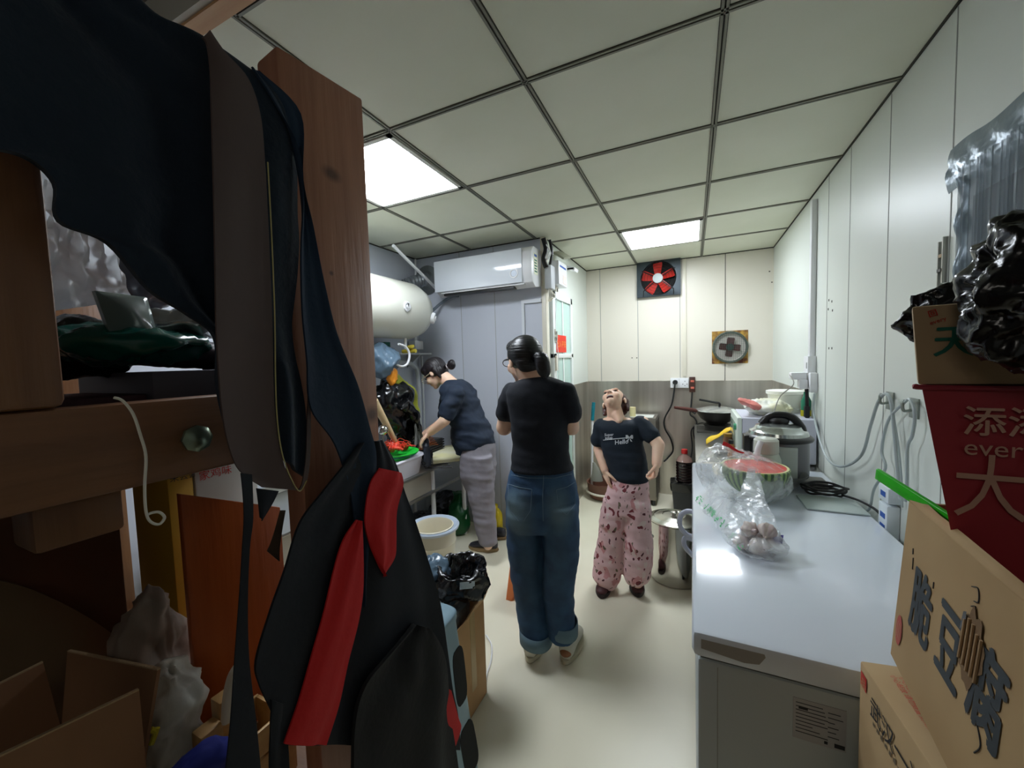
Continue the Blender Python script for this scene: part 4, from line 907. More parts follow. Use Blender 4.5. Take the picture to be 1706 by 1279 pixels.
for s in (-1, 1):
    b.tube([Hc+HM @ V((s*.076, .0, .008)), Hc+HM @ V((s*.078, .06, .012)), Hc+HM @ V((s*.066, .098, .008))], .0026)
    b.tube([Hc+HM @ V((s*.037+.028*math.cos(a), .104, .004+.02*math.sin(a))) for a in [i*PI/6 for i in range(12)]], .002, closed=True, sub=2)
b.tube([Hc+HM @ V((-.01, .104, .008)), Hc+HM @ V((.01, .104, .008))], .002, sub=1); b.build('glasses', None, t)
b = B()
b.loft([(Jw(897, 627), .05, .05), (Jw(896, 633), .098, .06), (Jw(896, 640), .142, .075), (Jw(897, 652), .162, .09), (Jw(899, 672), .158, .10), (Jw(900, 700), .152, .108), (Jw(900, 735), .143, .108), (Jw(901, 765), .15, .118), (Jw(903, 780), .162, .128)], Rr, Fw, e=2.25, sub=5)
for s_, e_ in ((sL+Rr*-.004, eL-Rr*.012), (sR+Rr*.004, eR+Rr*.012)): b.cap(s_, .053, s_.lerp(e_, .58), .058)
M_tee = mat('tee_black', (9, 16, 28), .85, bump=.1, bscale=150)
def folds(f=1, lo=None): return lambda p, n: n*f*(.005*noise.noise(V((p.x*5, p.y*5, p.z*16)))+.0025*noise.noise(V((p.x*9+p.z*14, p.y*9, p.z*30)))+.001*noise.noise(p*30))
def clothes(b, name, m, t, vox, sm, f=1):
    bmesh.ops.recalc_face_normals(b.bm, faces=b.bm.faces)
    o = b.build(name, m, None, remesh=vox, smooth=sm, angle=180)
    me = o.data; L0 = V(o.location); fn = folds(f)
    ns = [V(v.normal) for v in me.vertices]
    for v, n in zip(me.vertices, ns): v.co = v.co+fn(v.co+L0, n)
    l = V(o.location); o.parent = t; o.location = l-worldloc(t)
    return o
tee = clothes(b, 'tshirt', M_tee, t, .008, 5, 1.1)
# jeans
m = mat('denim', (28, 58, 90), .8, col2=(42, 78, 110), nscale=14, bump=.1, bscale=200); nt = m.node_tree; N = nt.nodes; L = nt.links; bs = N['Principled BSDF']
geo = N.new('ShaderNodeNewGeometry'); src = bs.inputs['Base Color'].links[0].from_socket
for k, r, sq, fac in ((Jw(868, 852, -.12), .12, (1, 1, .7), .6), (Jw(934, 850, -.12), .11, (1, 1, .7), .45), (Jw(856, 850, -.12), .07, (1, 1, .5), .5), (Jw(932, 920, -.1), .2, (1.8, 1, .5), .12), (Jw(878, 950, -.1), .2, (2, 1, .5), .12)):
    sub = N.new('ShaderNodeVectorMath'); sub.operation = 'SUBTRACT'; sub.inputs[1].default_value = k; L.new(geo.outputs['Position'], sub.inputs[0])
    ml = N.new('ShaderNodeVectorMath'); ml.operation = 'MULTIPLY'; ml.inputs[1].default_value = sq; L.new(sub.outputs[0], ml.inputs[0])
    ln = N.new('ShaderNodeVectorMath'); ln.operation = 'LENGTH'; L.new(ml.outputs[0], ln.inputs[0])
    mr = N.new('ShaderNodeMapRange'); mr.interpolation_type = 'SMOOTHSTEP'; mr.inputs[1].default_value = 0; mr.inputs[2].default_value = r; mr.inputs[3].default_value = fac; mr.inputs[4].default_value = 0
    L.new(ln.outputs['Value'], mr.inputs[0])
    mx = N.new('ShaderNodeMix'); mx.data_type = 'RGBA'; L.new(mr.outputs[0], mx.inputs[0]); L.new(src, mx.inputs[6]); mx.inputs[7].default_value = rgb((132, 156, 160)); src = mx.outputs[2]
L.new(src, bs.inputs['Base Color'])
b = B()
b.loft([(Jw(903, 776), .155, .118), (Jw(902, 786), .163, .122), (Jw(902, 805), .176, .135), (Jw(903, 830), .184, .145), (Jw(903, 855), .184, .145), (Jw(903, 876), .17, .12)], Rr, Fw, e=2.2)
b.loft([(Jw(874, 835), .085, .12), (Jw(873, 880), .092, .118), (Jw(875, 920, -.01), .09, .105), (Jw(878, 960, -.02), .082, .095), (Jw(883, 1000, -.03), .078, .09), (Jw(890, 1040, -.04), .078, .09), (Jw(893, 1062, -.05), .074, .088)], Rr, Fw, e=2.2)
b.loft([(Jw(932, 835), .085, .12), (Jw(934, 880), .093, .118), (Jw(935, 920, -.01), .088, .108), (Jw(931, 960, -.02), .082, .1), (Jw(931, 1000, -.02), .076, .09), (Jw(934, 1040, -.02), .071, .085), (Jw(938, 1058, -.02), .066, .082)], Rr, Fw, e=2.2)
jeans = clothes(b, 'jeans', m, t, .008, 5, 1.2)
M_cuff = mat('denim_inside', (92, 116, 128), .85, bump=.1, bscale=150)
for pc, rx in (((893, 1066), .079), ((938, 1052), .071)):
    c = Jw(*pc, -.05 if pc[0] < 900 else -.02); b = B().mat(M_cuff); R = []
    for z, g in ((.062, .98), (.06, 1.05), (.03, 1.06), (.0, 1.05), (-.001, .97), (.02, .9)):
        R.append([c+Rr*(rx*g*math.cos(a))+Fw*(rx*1.15*g*math.sin(a))+V((0, 0, z+.004*math.sin(a*2))) for a in [2*PI*i/36 for i in range(36)]])
    b.rings(R, cap=False); b.build('cuff', None, t, angle=180)
bv = bvh_of(jeans); M_st = mat('denim_stitch', (104, 124, 140), .8)
b = B().mat(M_st)
for pts in ([(846, 806), (866, 812), (886, 815)], [(886, 815), (884, 850), (872, 868)], [(846, 806), (850, 850), (864, 868)], [(927, 816), (945, 811), (958, 803)], [(927, 816), (930, 845), (944, 858)], [(958, 803), (958, 840), (944, 858)], [(906, 785), (904, 830), (905, 868)], [(846, 790), (880, 796), (925, 796), (958, 788)]):
    dense = []
    for (x0, y0), (x1, y1) in zip(pts, pts[1:]): dense += [(x0+(x1-x0)*i/6, y0+(y1-y0)*i/6) for i in range(6)]
    q = decal(bv, dense+[pts[-1]], .0012)
    if len(q) > 2: b.tube(q, .0013, n=5, sub=1)
b.build('stitching', None, t)
M_shw = mat('shoe_white', (206, 204, 190), .5); M_sole = mat('sole_cream', (190, 184, 160), .6); M_tan = mat('heel_tan', (150, 100, 66), .6)
shoe(t, at(886, 1098, z=0)+V((0, -.028, 0)), math.radians(96), .255, M_shw, M_sole, None, h=.095, w=.05)
shoe(t, at(944, 1103, z=0)+V((0, -.02, 0)), math.radians(92), .255, M_shw, M_sole, M_tan, h=.095, w=.05)

# ---------------------------------------------------------------- woman bending over the sink
def Jb(px, py, dy=0): return at(px, py, y=2.58+dy)
t = thing('person', 'person in navy T-shirt, glasses and loose grey trousers bending over the sink', 'person', (-1.45, 2.58, 0))
Hc = Jb(725, 622, -.0); HM = frame((-.76, -.10, -.60), (-.60, 0, .78))
b = B(); head_prims(b, Hc, HM, .98)
b.cap(Hc+HM @ V((0, -.04, -.05)), .052, Jb(757, 645), .062)
b.loft([(Jb(757, 640), .05, .06), (Jb(763, 655), .09, .13), (Jb(770, 680), .1, .13), (Jb(784, 715), .11, .13), (Jb(792, 740), .08, .11), (Jb(796, 760), .06, .09)])
for s in (-1, 1): b.chain([Jb(797, 785, s*.075), Jb(806, 845, s*.1), Jb(813, 908, s*.11)], [.045, .045, .036])
sN = Jb(755, 657, -.175); eN = Jb(741, 700, -.24); wN = Jb(717, 720, -.24)
b.chain([sN, eN, wN], [.044, .043, .03]); hand_prims(b, wN, (-.85, .1, -.6), (.2, .2, -.9), 1, .95, .45)
sF = Jb(748, 655, .17); eF = Jb(738, 702, .2); wF = eF+V((-.17, -.1, -.13))
b.chain([sF, eF, wF], [.044, .042, .03]); hand_prims(b, wF, (-.8, -.2, -.6), (.2, -.2, -.9), -1, .95, .5)
b.build('body', M_skin, t, remesh=.0055, smooth=3, angle=180)
b = B(); b.ell(Hc+HM @ V((0, -.02, .036)), (.088, .1, .092), HM, n=20); b.ell(Hc+HM @ V((0, .045, .068)), (.068, .045, .04), HM); b.ell(Hc+HM @ V((0, -.062, -.02)), (.07, .045, .06), HM)
for s in (-1, 1): b.cap(Hc+HM @ V((s*.07, -.045, .0)), .025, Hc+HM @ V((s*.066, -.05, -.075)), .012); b.cap(Hc+HM @ V((s*.068, .03, .045)), .02, Hc+HM @ V((s*.066, .052, .0)), .008)
b.build('hair', mat('dark_hair', (26, 20, 24), .42, bump=1, bscale=9, stretch=(1, 10, 1)), t, remesh=.006, smooth=3, angle=180)
b = B(); c = Jb(752, 607, .0); b.ell(c, (.035, .03, .04), n=14); b.cap(Jb(743, 611), .018, c, .02); b.displace(lambda p, n: n*.006*noise.noise(p*40)); b.build('hair_bun', MATS['dark_hair'], t, angle=180)
b = B().mat(mat('tie_pale', (200, 190, 190), .5)); b.lathe([(.018, -.006), (.024, 0), (.018, .006)], Jb(746, 610), (1, 0, .3)); b.build('hair_tie', None, t)
b = B().mat(mat('frame_gold', (216, 206, 180), .25, metal=.5))
for s in (-1, 1):
    b.tube([Hc+HM @ V((s*.08, .0, .0)), Hc+HM @ V((s*.078, .06, .005)), Hc+HM @ V((s*.066, .098, .006))], .003)
    b.tube([Hc+HM @ V((s*.037+.027*math.cos(a), .104, .0+.02*math.sin(a))) for a in [i*PI/6 for i in range(12)]], .0022, closed=True, sub=2)
b.build('glasses', None, t)
b = B().mat(M_black)
for s in (-1, 1): b.ell(Hc+HM @ V((s*.031, .078, .004)), (.013, .009, .004), HM, n=8)
b.build('eyelashes', None, t)
b = B()
b.loft([(Jb(757, 633), .06, .07), (Jb(759, 640), .10, .13), (Jb(763, 652), .123, .17), (Jb(768, 670), .132, .175), (Jb(775, 690), .136, .168), (Jb(782, 706), .142, .165), (Jb(787, 722), .155, .168), (Jb(791, 735), .148, .172), (Jb(792, 745), .13, .17)], e=2.2, sub=5)
b.loft([(Jb(782, 720), .12, .15), (Jb(782, 740), .115, .155), (Jb(781, 753), .07, .14)], e=2.2)
b.cap(sN+V((.01, .02, .0)), .07, sN.lerp(eN, .78), .062); b.cap(sF+V((.01, -.02, .0)), .07, sF.lerp(eF, .78), .062)
clothes(b, 'tshirt', mat('tee_navy', (18, 34, 54), .8, bump=.12, bscale=130), t, .009, 5, 3.0)
b = B()
b.loft([(Jb(796, 735), .12, .15), (Jb(797, 760), .122, .175), (Jb(797, 790), .121, .175), (Jb(799, 812), .1, .14)], e=2.1)
for s in (-1, 1): b.loft([(Jb(797, 758, s*.075), .11, .095), (Jb(797, 778, s*.08), .113, .093), (Jb(800, 812, s*.085), .108, .09), (Jb(805, 845, s*.09), .094, .085), (Jb(809, 875, s*.1), .084, .078), (Jb(813, 898, s*.11), .074, .07), (Jb(815, 906, s*.11), .06, .06)], e=2.1)
clothes(b, 'trousers', mat('trouser_grey', (134, 130, 138), .75, bump=.1, bscale=120), t, .009, 5, 1.8)
M_dsh = mat('shoe_dark', (52, 52, 58), .6); M_tsole = mat('sole_tan', (150, 126, 92), .6)
hN = at(829, 918, z=0); shoe(t, hN, math.radians(188), .24, M_dsh, M_tsole, None, h=.075)
shoe(t, hN+V((-.03, .21, 0)), math.radians(182), .24, M_dsh, M_tsole, None, h=.075)

# ---------------------------------------------------------------- laughing child with the head thrown back
def Jc(px, py, dy=0): return at(px, py, y=2.49+dy)
t = thing('person', 'small person laughing, head thrown back, navy T-shirt, pink flowered trousers', 'person', (-.42, 2.49, 0))
Hc = Jc(1023, 669, .045); HM = frame((-.22, -.42, .88), (-.10, .88, .42))
b = B(); head_prims(b, Hc, HM, .92, True)
b.cap(Hc+V((.0, .0, -.03)), .05, Jc(1027, 702, .02), .056)
b.cap(Hc+HM @ V((0, .0, -.05)), .045, Jc(1025, 690, .02), .05)
b.loft([(Jc(1028, 696, .02), .08, .05), (Jc(1030, 708), .12, .07), (Jc(1036, 740), .105, .075), (Jc(1046, 780), .1, .08), (Jc(1046, 805), .085, .07), (Jc(1046, 825), .06, .05)])
b.cap(Jc(1028, 690, -.01), .04, Jc(1031, 701, -.05), .02)
b.chain([Jc(1028, 825), Jc(1015, 895), Jc(1010, 975, -.02)], [.055, .05, .035]); b.chain([Jc(1060, 825), Jc(1063, 890), Jc(1062, 970, .0)], [.055, .05, .035])
sA = Jc(1003, 708, .01); eA = Jc(997, 748, .02); wA = Jc(1008, 783, -.05)
b.chain([sA, eA, wA], [.04, .034, .025]); hand_prims(b, wA, (.2, -.15, -1), (.5, .5, 0), 1, .78, .35)
sB = Jc(1070, 704, .01); eB = Jc(1097, 741, -.04); wB = Jc(1094, 772, -.1)
b.chain([sB, eB, wB], [.042, .037, .028]); hand_prims(b, wB, (-.05, -.3, -1), (-.8, .2, .1), -1, .86, 1.2)
b.build('body', M_skin, t, remesh=.0045, smooth=3, angle=180)
Mh = mat('brown_hair', (74, 40, 34), .4, bump=.5, bscale=9, stretch=(1, 10, 1))
b = B(); b.ell(Hc+HM @ V((0, -.03, .03)), (.08, .078, .086), HM, n=18); b.ell(Hc+HM @ V((0, -.07, -.02)), (.07, .03, .05), HM)
for s in (-1, 1): b.cap(Hc+HM @ V((s*.07, -.03, .02)), .02, Hc+HM @ V((s*.074, -.05, -.05)), .013)
b.build('hair', Mh, t, remesh=.006, smooth=3, angle=180)
b = B().mat(mat('mouth_dark', (70, 16, 20), .5)); b.ell(Hc+HM @ V((0, .07, -.062)), (.022, .013, .0115), HM, n=10); b.mat(mat('teeth', (236, 232, 220), .3)).ell(Hc+HM @ V((0, .077, -.055)), (.017, .008, .003), HM, n=8); b.build('mouth', None, t)
b = B().mat(M_black)
for s in (-1, 1): b.ell(Hc+HM @ V((s*.029, .073, .004)), (.014, .006, .0025), HM, n=8); b.ell(Hc+HM @ V((s*.029, .072, .028)), (.018, .006, .003), HM, n=8); b.ell(Hc+HM @ V((s*.007, .094, -.034)), (.003, .004, .003), HM, n=8)
b.build('eyes', None, t)
b = B()
b.loft([(Jc(1028, 696, .02), .07, .055), (Jc(1030, 700, .01), .115, .068), (Jc(1032, 708), .136, .08), (Jc(1034, 722), .132, .09), (Jc(1037, 745), .13, .095), (Jc(1043, 770), .128, .1), (Jc(1049, 792), .118, .1), (Jc(1050, 800), .108, .095)], e=2.2, sub=5)
b.cap(sA, .05, sA.lerp(eA, .6)-V((.008, 0, 0)), .053); b.cap(sB+V((-.01, 0, -.004)), .052, sB.lerp(eB, .55)+V((.0, 0, -.003)), .055)
tee = clothes(b, 'tshirt', mat('tee_navy2', (9, 27, 42), .8, bump=.1, bscale=130), t, .007, 3, 1.2)
bv = bvh_of(tee)
b = B().mat(mat('print_white', (214, 220, 226), .6))
decal_text(bv, 'Super', 1007, 726.5, 6.5, b, slope=-.06); decal_text(bv, 'soup', 1008, 731.5, 6.5, b, slope=-.06); decal_text(bv, 'Hello', 1024, 740.5, 10.5, b, slope=-.1)
q = decal(bv, [(1005+i*2.5, 733-i*.25) for i in range(21)], .004); b.tube(q, .0022, n=5, sub=1)
for s in (-1, 1):
    for pts in ([(1048.5, 728), (1048.5+s*3, 724.5), (1048.5+s*6, 724.5), (1048.5+s*6, 731), (1048.5+s*3, 730.5)], [(1048.5, 729), (1048.5+s*2, 731), (1048.5+s*5, 735.5), (1048.5+s*2, 735)]):
        q = decal(bv, pts, .0055)
        if len(q) == len(pts): b._f([b.bm.verts.new(p) for p in q])
b.build('chest_print', None, t)
# flowered trousers
m = mat('flower_pants', (206, 160, 162), .75, bump=.1, bscale=100); nt = m.node_tree; N = nt.nodes; L = nt.links; bs = N['Principled BSDF']
tc = N.new('ShaderNodeTexCoord'); nz = N.new('ShaderNodeTexNoise'); nz.inputs['Scale'].default_value = 9; L.new(tc.outputs['Object'], nz.inputs['Vector'])
vm = N.new('ShaderNodeVectorMath'); vm.operation = 'MULTIPLY_ADD'; vm.inputs[1].default_value = (.12, .12, .12); L.new(nz.outputs['Color'], vm.inputs[0]); L.new(tc.outputs['Object'], vm.inputs[2])
src = None; base = N.new('ShaderNodeRGB'); base.outputs[0].default_value = rgb((226, 188, 190)); src = base.outputs[0]
for sc_, th, col, so in ((13, .23, (206, 144, 146), 0), (17, .2, (228, 204, 200), 5.3), (20, .17, (122, 48, 56), 3.1), (24, .15, (108, 96, 76), 7.7), (30, .14, (90, 40, 48), 9.2)):
    mp = N.new('ShaderNodeMapping'); mp.inputs['Location'].default_value = (so, so, so); mp.inputs['Scale'].default_value = (1, 1, .6); L.new(vm.outputs[0], mp.inputs[0])
    vo = N.new('ShaderNodeTexVoronoi'); vo.inputs['Scale'].default_value = sc_; L.new(mp.outputs[0], vo.inputs['Vector'])
    n2 = N.new('ShaderNodeTexNoise'); n2.inputs['Scale'].default_value = 60; L.new(mp.outputs[0], n2.inputs['Vector'])
    ad = N.new('ShaderNodeMath'); ad.operation = 'MULTIPLY_ADD'; ad.inputs[1].default_value = .35; L.new(n2.outputs['Fac'], ad.inputs[0]); L.new(vo.outputs['Distance'], ad.inputs[2])
    lt = N.new('ShaderNodeMath'); lt.operation = 'LESS_THAN'; lt.inputs[1].default_value = th+.22; L.new(ad.outputs[0], lt.inputs[0])
    mx = N.new('ShaderNodeMix'); mx.data_type = 'RGBA'; L.new(lt.outputs[0], mx.inputs[0]); L.new(src, mx.inputs[6]); mx.inputs[7].default_value = rgb(col); src = mx.outputs[2]
L.new(src, bs.inputs['Base Color'])
b = B()
b.loft([(Jc(1047, 792), .115, .09), (Jc(1046, 812), .128, .1), (Jc(1044, 835), .138, .105), (Jc(1043, 852), .12, .1)], e=2.2)
b.loft([(Jc(1026, 830), .08, .095), (Jc(1022, 862), .086, .1), (Jc(1018, 900), .087, .098), (Jc(1013, 935), .093, .1), (Jc(1011, 957), .09, .1), (Jc(1012, 970), .066, .08), (Jc(1012, 975), .05, .06)], e=2.2)
b.loft([(Jc(1062, 830), .078, .095), (Jc(1063, 862), .083, .1), (Jc(1063, 900), .088, .1), (Jc(1063, 935), .09, .1), (Jc(1061, 955), .086, .1), (Jc(1060, 966), .064, .08), (Jc(1060, 971), .05, .06)], e=2.2)
clothes(b, 'trousers', m, t, .008, 4, 1.6)
M_bsh = mat('shoe_brown', (74, 36, 38), .5); M_bso = mat('sole_dark', (40, 26, 26), .6)
shoe(t, at(1008, 975, z=0)+V((.0, .03, 0)), math.radians(-88), .185, M_bsh, M_bso, None, h=.075, w=.042)
shoe(t, at(1058, 972, z=0)+V((.0, .03, 0)), math.radians(-78), .185, M_bsh, M_bso, None, h=.075, w=.042)

# =================================================================== sink counter along the left wall
SX = -1.80; SZ = .715
t = thing('sink_counter', 'stainless steel sink counter along the left wall', 'counter', (-2.1, 2.0, 0))
b = B().mat(M_steel).box((XL+.004, .95, SZ-.02), (SX, 2.9, SZ)).box((XL+.004, .95, SZ), (XL+.02, 2.9, SZ+.06)); b.build('worktop', None, t, bevel=.004)
B().mat(mat('sink_panel', (178, 172, 158), .4, metal=.3)).box((SX-.03, .97, SZ-.17), (SX-.015, 2.38, SZ-.022)).build('front_panel', None, t)
b = B().mat(M_steel).box((SX-.03, .97, SZ-.195), (SX-.005, 2.86, SZ-.175)); b.build('lower_rail', None, t, bevel=.004)
for x in (SX-.03, XL+.05):
    for y in (1.0, 2.42, 2.86): B().mat(M_white).cyl((x, y, 0), (x, y, SZ-.02), .018).build('leg', None, t)
t0_ = at(772, 766, z=SZ+.045)
b = B().mat(mat('board_cream', (244, 240, 212), .5, col2=(238, 232, 176), nscale=5))
zt = SZ+.045; Pq = [at(720, 743, z=zt), at(757, 741, z=zt), at(773, 762, z=zt), at(721, 768, z=zt)]
b.hexa([p-V((0, 0, .025)) for p in Pq[::-1]]+Pq[::-1]); o = b.build('cutting_board', bevel=.004); tag(o, 'cream cutting board sticking out over the sink counter in front of the bending woman', 'cutting board')
b = B().mat(M_black)
for k in range(4): a = at(720+k*3, 771+k*3, z=SZ+.012); b.cyl(a+V((-.1, -.02, 0)), a+V((.09, .06, 0)), .0045)
b.cyl(at(722, 770, z=SZ+.012)+V((-.12, 0, 0)), at(730, 782, z=SZ+.012)+V((-.12, 0, 0)), .004); tag(b.build('drain_rack'), 'thin black wire rack under the near edge of the cutting board', 'rack')
# white tub with green colander
tx, ty = -1.93, 2.10
t = thing('wash_tub', 'white plastic tub at the front edge of the sink counter', 'tub', (tx, ty, SZ))
b = B().mat(mat('tub_lav', (216, 214, 226), .35)); b.loft([(V((tx, ty, SZ+.002)), .11, .19), (V((tx, ty, SZ+.07)), .125, .205), (V((tx, ty, SZ+.125)), .135, .215), (V((tx, ty, SZ+.13)), .145, .225), (V((tx, ty, SZ+.138)), .145, .225), (V((tx, ty, SZ+.138)), .132, .212), (V((tx, ty, SZ+.03)), .1, .18)], e=5, n=48, sub=3); b.build('body', None, t, angle=60)
gc2 = V((tx+.01, ty+.03, SZ+.13)); t = thing('green_colander', 'bright green round colander resting on the white tub, full of red crayfish', 'colander', gc2)
b = B().mat(mat('colander_green', (40, 214, 70), .3)); b.lathe([(.001, .002), (.1, .004), (.128, .03), (.158, .045), (.16, .052), (.15, .052), (.122, .034), (.09, .012), (.001, .01)], gc2, n=48); b.build('bowl', None, t)
b = B().mat(mat('colander_teal', (20, 120, 110), .35)); b.lathe([(.131, .028), (.15, .036), (.15, .042)], gc2, n=48); b.build('teal_rim_ring', None, t)  # darker teal ring just below the colander rim
Mcr = mat('crayfish_red', (222, 48, 36), .35, col2=(232, 90, 60), nscale=30)
random.seed(11); cl = ['frontmost', 'leftmost', 'topmost', 'rearmost', 'rightmost', 'innermost', 'lowest', 'largest']
for k in range(8):
    a = k*2.4; r = .085*math.sqrt((k+.3)/8); c = gc2+V((r*math.cos(a), r*math.sin(a), .045+.05*(1-r/.09)+.012*(k % 3))); h = random.uniform(0, 6.28); pts = []
    for q in range(9):
        g = q/8; pts.append(c+V((math.cos(h+g*2.4)*.045*(1-.2*g), math.sin(h+g*2.4)*.045*(1-.2*g), .018*math.sin(g*PI))))
    b = B().mat(Mcr); b.tube(pts, lambda s: .021*(1-.6*s)*(1+.12*math.sin(s*40)), n=10, sub=4)
    b.tube([pts[0], pts[0]+V((.03*math.cos(h-1.2), .03*math.sin(h-1.2), .02)), pts[0]+V((.07*math.cos(h-.8), .07*math.sin(h-.8), .015))], .005)
    b.tube([pts[0], pts[0]+V((.03*math.cos(h-2.4), .03*math.sin(h-2.4), .03)), pts[0]+V((.08*math.cos(h-2.2), .08*math.sin(h-2.2), .02))], .004)
    b.tube([pts[0], pts[0]+V((.04*math.cos(h-1.8), .04*math.sin(h-1.8), .05)), pts[0]+V((.1*math.cos(h-1.6), .1*math.sin(h-1.6), .02))], .0018, n=5)
    tag(b.build('crayfish'), 'red cooked crayfish heaped in the green colander', 'crayfish', 'crayfish in the green colander')
# dark stems held over the colander
b = B().mat(mat('stem_dark', (44, 44, 30), .5)); top = at(690, 690, x=-2.02)
for k in range(9):
    e = at(691+k*2.0, 746-(k % 3)*3, x=-1.93); b.tube([top+V((.004*k-.02, 0, .02)), top.lerp(e, .5)+V((.01*math.sin(k), .012*math.cos(k), 0)), e], .0065, n=6)
tag(b.build('vegetable_bunch'), 'bunch of dark brown-green stems hanging down into the colander', 'vegetable stems')
b = B().mat(mat('stem_orange', (176, 96, 50), .5))
for k in range(7):
    a = at(697+k*1.5, 750-k*.5, x=-1.9); e = at(716+k*2.3, 722+k*3, x=-1.84); b.tube([a, a.lerp(e, .5)+V((0, .01*math.sin(k*2), .012)), e], .0045, n=6)
tag(b.build('brown_bundle'), 'thin orange-brown stalks held in the bending woman\'s hand', 'stalks')
# dark rubber glove over the rim
t_ = B().mat(mat('glove_dark', (34, 40, 52), .55)); hand_prims(t_, at(710, 744, x=-1.80), (.15, -.1, -1), (-1, .3, 0), 1, .85, .08, .2, .8); t_.cap(at(708, 734, x=-1.84), .03, at(710, 744, x=-1.80), .024)
tag(t_.build('rubber_glove', remesh=.005, smooth=3, angle=180), 'dark blue-grey glove hanging over the tub rim beside the cutting board', 'glove')
# black crate and utensils behind
b = B().mat(M_black); c0 = at(741, 735, z=SZ+.05); c0 = V((-2.15, 2.72, SZ+.001))
for k in range(6): b.box(c0+V((-.13, -.12, .012+k*.022)), c0+V((.15, .12, .024+k*.022)))
b.box(c0+V((-.12, -.11, 0)), c0+V((.14, .11, .14))); tag(b.build('ribbed_crate', bevel=.002), 'black ribbed plastic crate at the back of the counter behind the cutting board', 'crate')
c = V((-2.2, 2.5, SZ+.001)); t = thing('utensil_cup', 'steel cup of dark-handled utensils on the counter by the wall pipes', 'utensil cup', c)
b = B().mat(M_steel); b.lathe([(.001, 0), (.045, 0), (.05, .13), (.046, .13), (.04, .01), (.001, .01)], c); b.build('cup', None, t)
for k in range(5): B().mat(M_black).cyl(c+V((.015*math.cos(k*1.3), .015*math.sin(k*1.3), .02)), c+V((.05*math.cos(k*1.3), .05*math.sin(k*1.3), .24+.02*(k % 3))), .007, .01).build('utensil', None, t)
c = V((-2.08, 2.18, SZ+.001)); c.y = 2.30; t = thing('detergent_bottle', 'white bottle with a blue label behind the black bag on the sink counter', 'bottle', c)
b = B().mat(M_white); b.loft([(c, .05, .035), (c+V((0, 0, .16)), .052, .036), (c+V((0, 0, .2)), .03, .02), (c+V((0, 0, .22)), .014, .014), (c+V((0, 0, .25)), .014, .014)], e=3); b.build('body', None, t)
b = B().mat(mat('label_blue', (70, 140, 206), .4)).loft([(c+V((0, 0, .05)), .0535, .038), (c+V((0, 0, .15)), .0545, .039)], e=3); b.build('label', None, t)
c = V((-2.12, 1.98, SZ+.001)); b = B().mat(M_white)
for k in range(3): b.lathe([(.001, k*.03), (.04, k*.03), (.085, .05+k*.03), (.082, .05+k*.03), (.04, .006+k*.03), (.001, .006+k*.03)], c)
tag(b.build('white_bowls'), 'stack of white bowls behind the colander', 'bowls')
c = at(640, 745, x=-1.9); t = thing('ladle', 'upright steel ladle with a round shiny head beside the wooden post', 'ladle', (c.x, c.y, SZ))
B().mat(M_steel).cyl((c.x, c.y, SZ), at(638, 722, x=-1.9), .006).build('handle', None, t); b = B().mat(M_chrome); b.ell(at(638, 716, x=-1.9), .035); b.build('head', None, t)
b = B().mat(mat('pole_beige', (206, 180, 140), .5)); b.tube([at(622, 668, x=-1.95), at(640, 700, x=-1.95), at(660, 738, x=-1.95)], lambda s: .032*(1-.5*s), n=12)
tag(b.build('wooden_paddle'), 'beige wooden paddle leaning beside the black bags', 'paddle')
# hanging bags
c = at(655, 690, x=-2.12); b = B().mat(M_bag); b.loft([(c+V((-.02, -.04, .26)), .03, .04), (c+V((0, 0, .2)), .09, .15), (c+V((0, .0, .08)), .12, .2), (c+V((0, .03, -.06)), .12, .19), (c+V((.0, .06, -.16)), .09, .12), (c+V((0, .03, -.26)), .05, .08), (c+V((0, .02, -.32)), .02, .03)], n=64, sub=8); b.displace(crumple(4, .035, 5, .5)); tag(b.build('black_rubbish_bag', angle=75), 'large shiny black plastic bag hanging beside the sink under the grey-blue bag', 'plastic bag')
b = B().mat(M_bag); b.tube([at(672, 672, x=-2.0), at(688, 690, x=-2.0), at(697, 715, x=-2.0), at(695, 738, x=-1.98)], lambda s: .055*(1-.55*s)+.006*math.sin(s*20), n=16, sub=10); b.displace(crumple(9, .012, 12, .5)); tag(b.build('black_bag_tail', angle=75), 'black plastic bag tail drooping toward the colander', 'plastic bag')
c = at(638, 603, x=-2.1); b = B().mat(M_bluegrey); b.ell(c, (.11, .14, .14), n=30); b.displace(crumple(6, .03, 6, .4)); tag(b.build('grey_blue_bag', angle=75), 'grey-blue plastic bag bulging above the black bag beside the post', 'plastic bag')
c = at(651, 625, x=-2.05); b = B().mat(mat('bag_orange', (236, 150, 40), .35)); b.ell(c, (.04, .055, .075), n=16); b.displace(crumple(2, .016, 14)); tag(b.build('orange_bag', angle=70), 'small orange packet between the grey-blue and black bags', 'packet')
b = B().mat(mat('mesh_yellow', (180, 186, 60), .5, bump=.4, bscale=60)); b.tube([at(655, 632, x=-2.12), at(672, 642, x=-2.12), at(686, 662, x=-2.12), at(690, 690, x=-2.12)], lambda s: .045+.008*math.sin(s*14), n=14, sub=8); b.displace(crumple(12, .014, 12)); tag(b.build('yellow_net_bag', angle=70), 'yellow-green net bag draped behind the black bag', 'net bag')
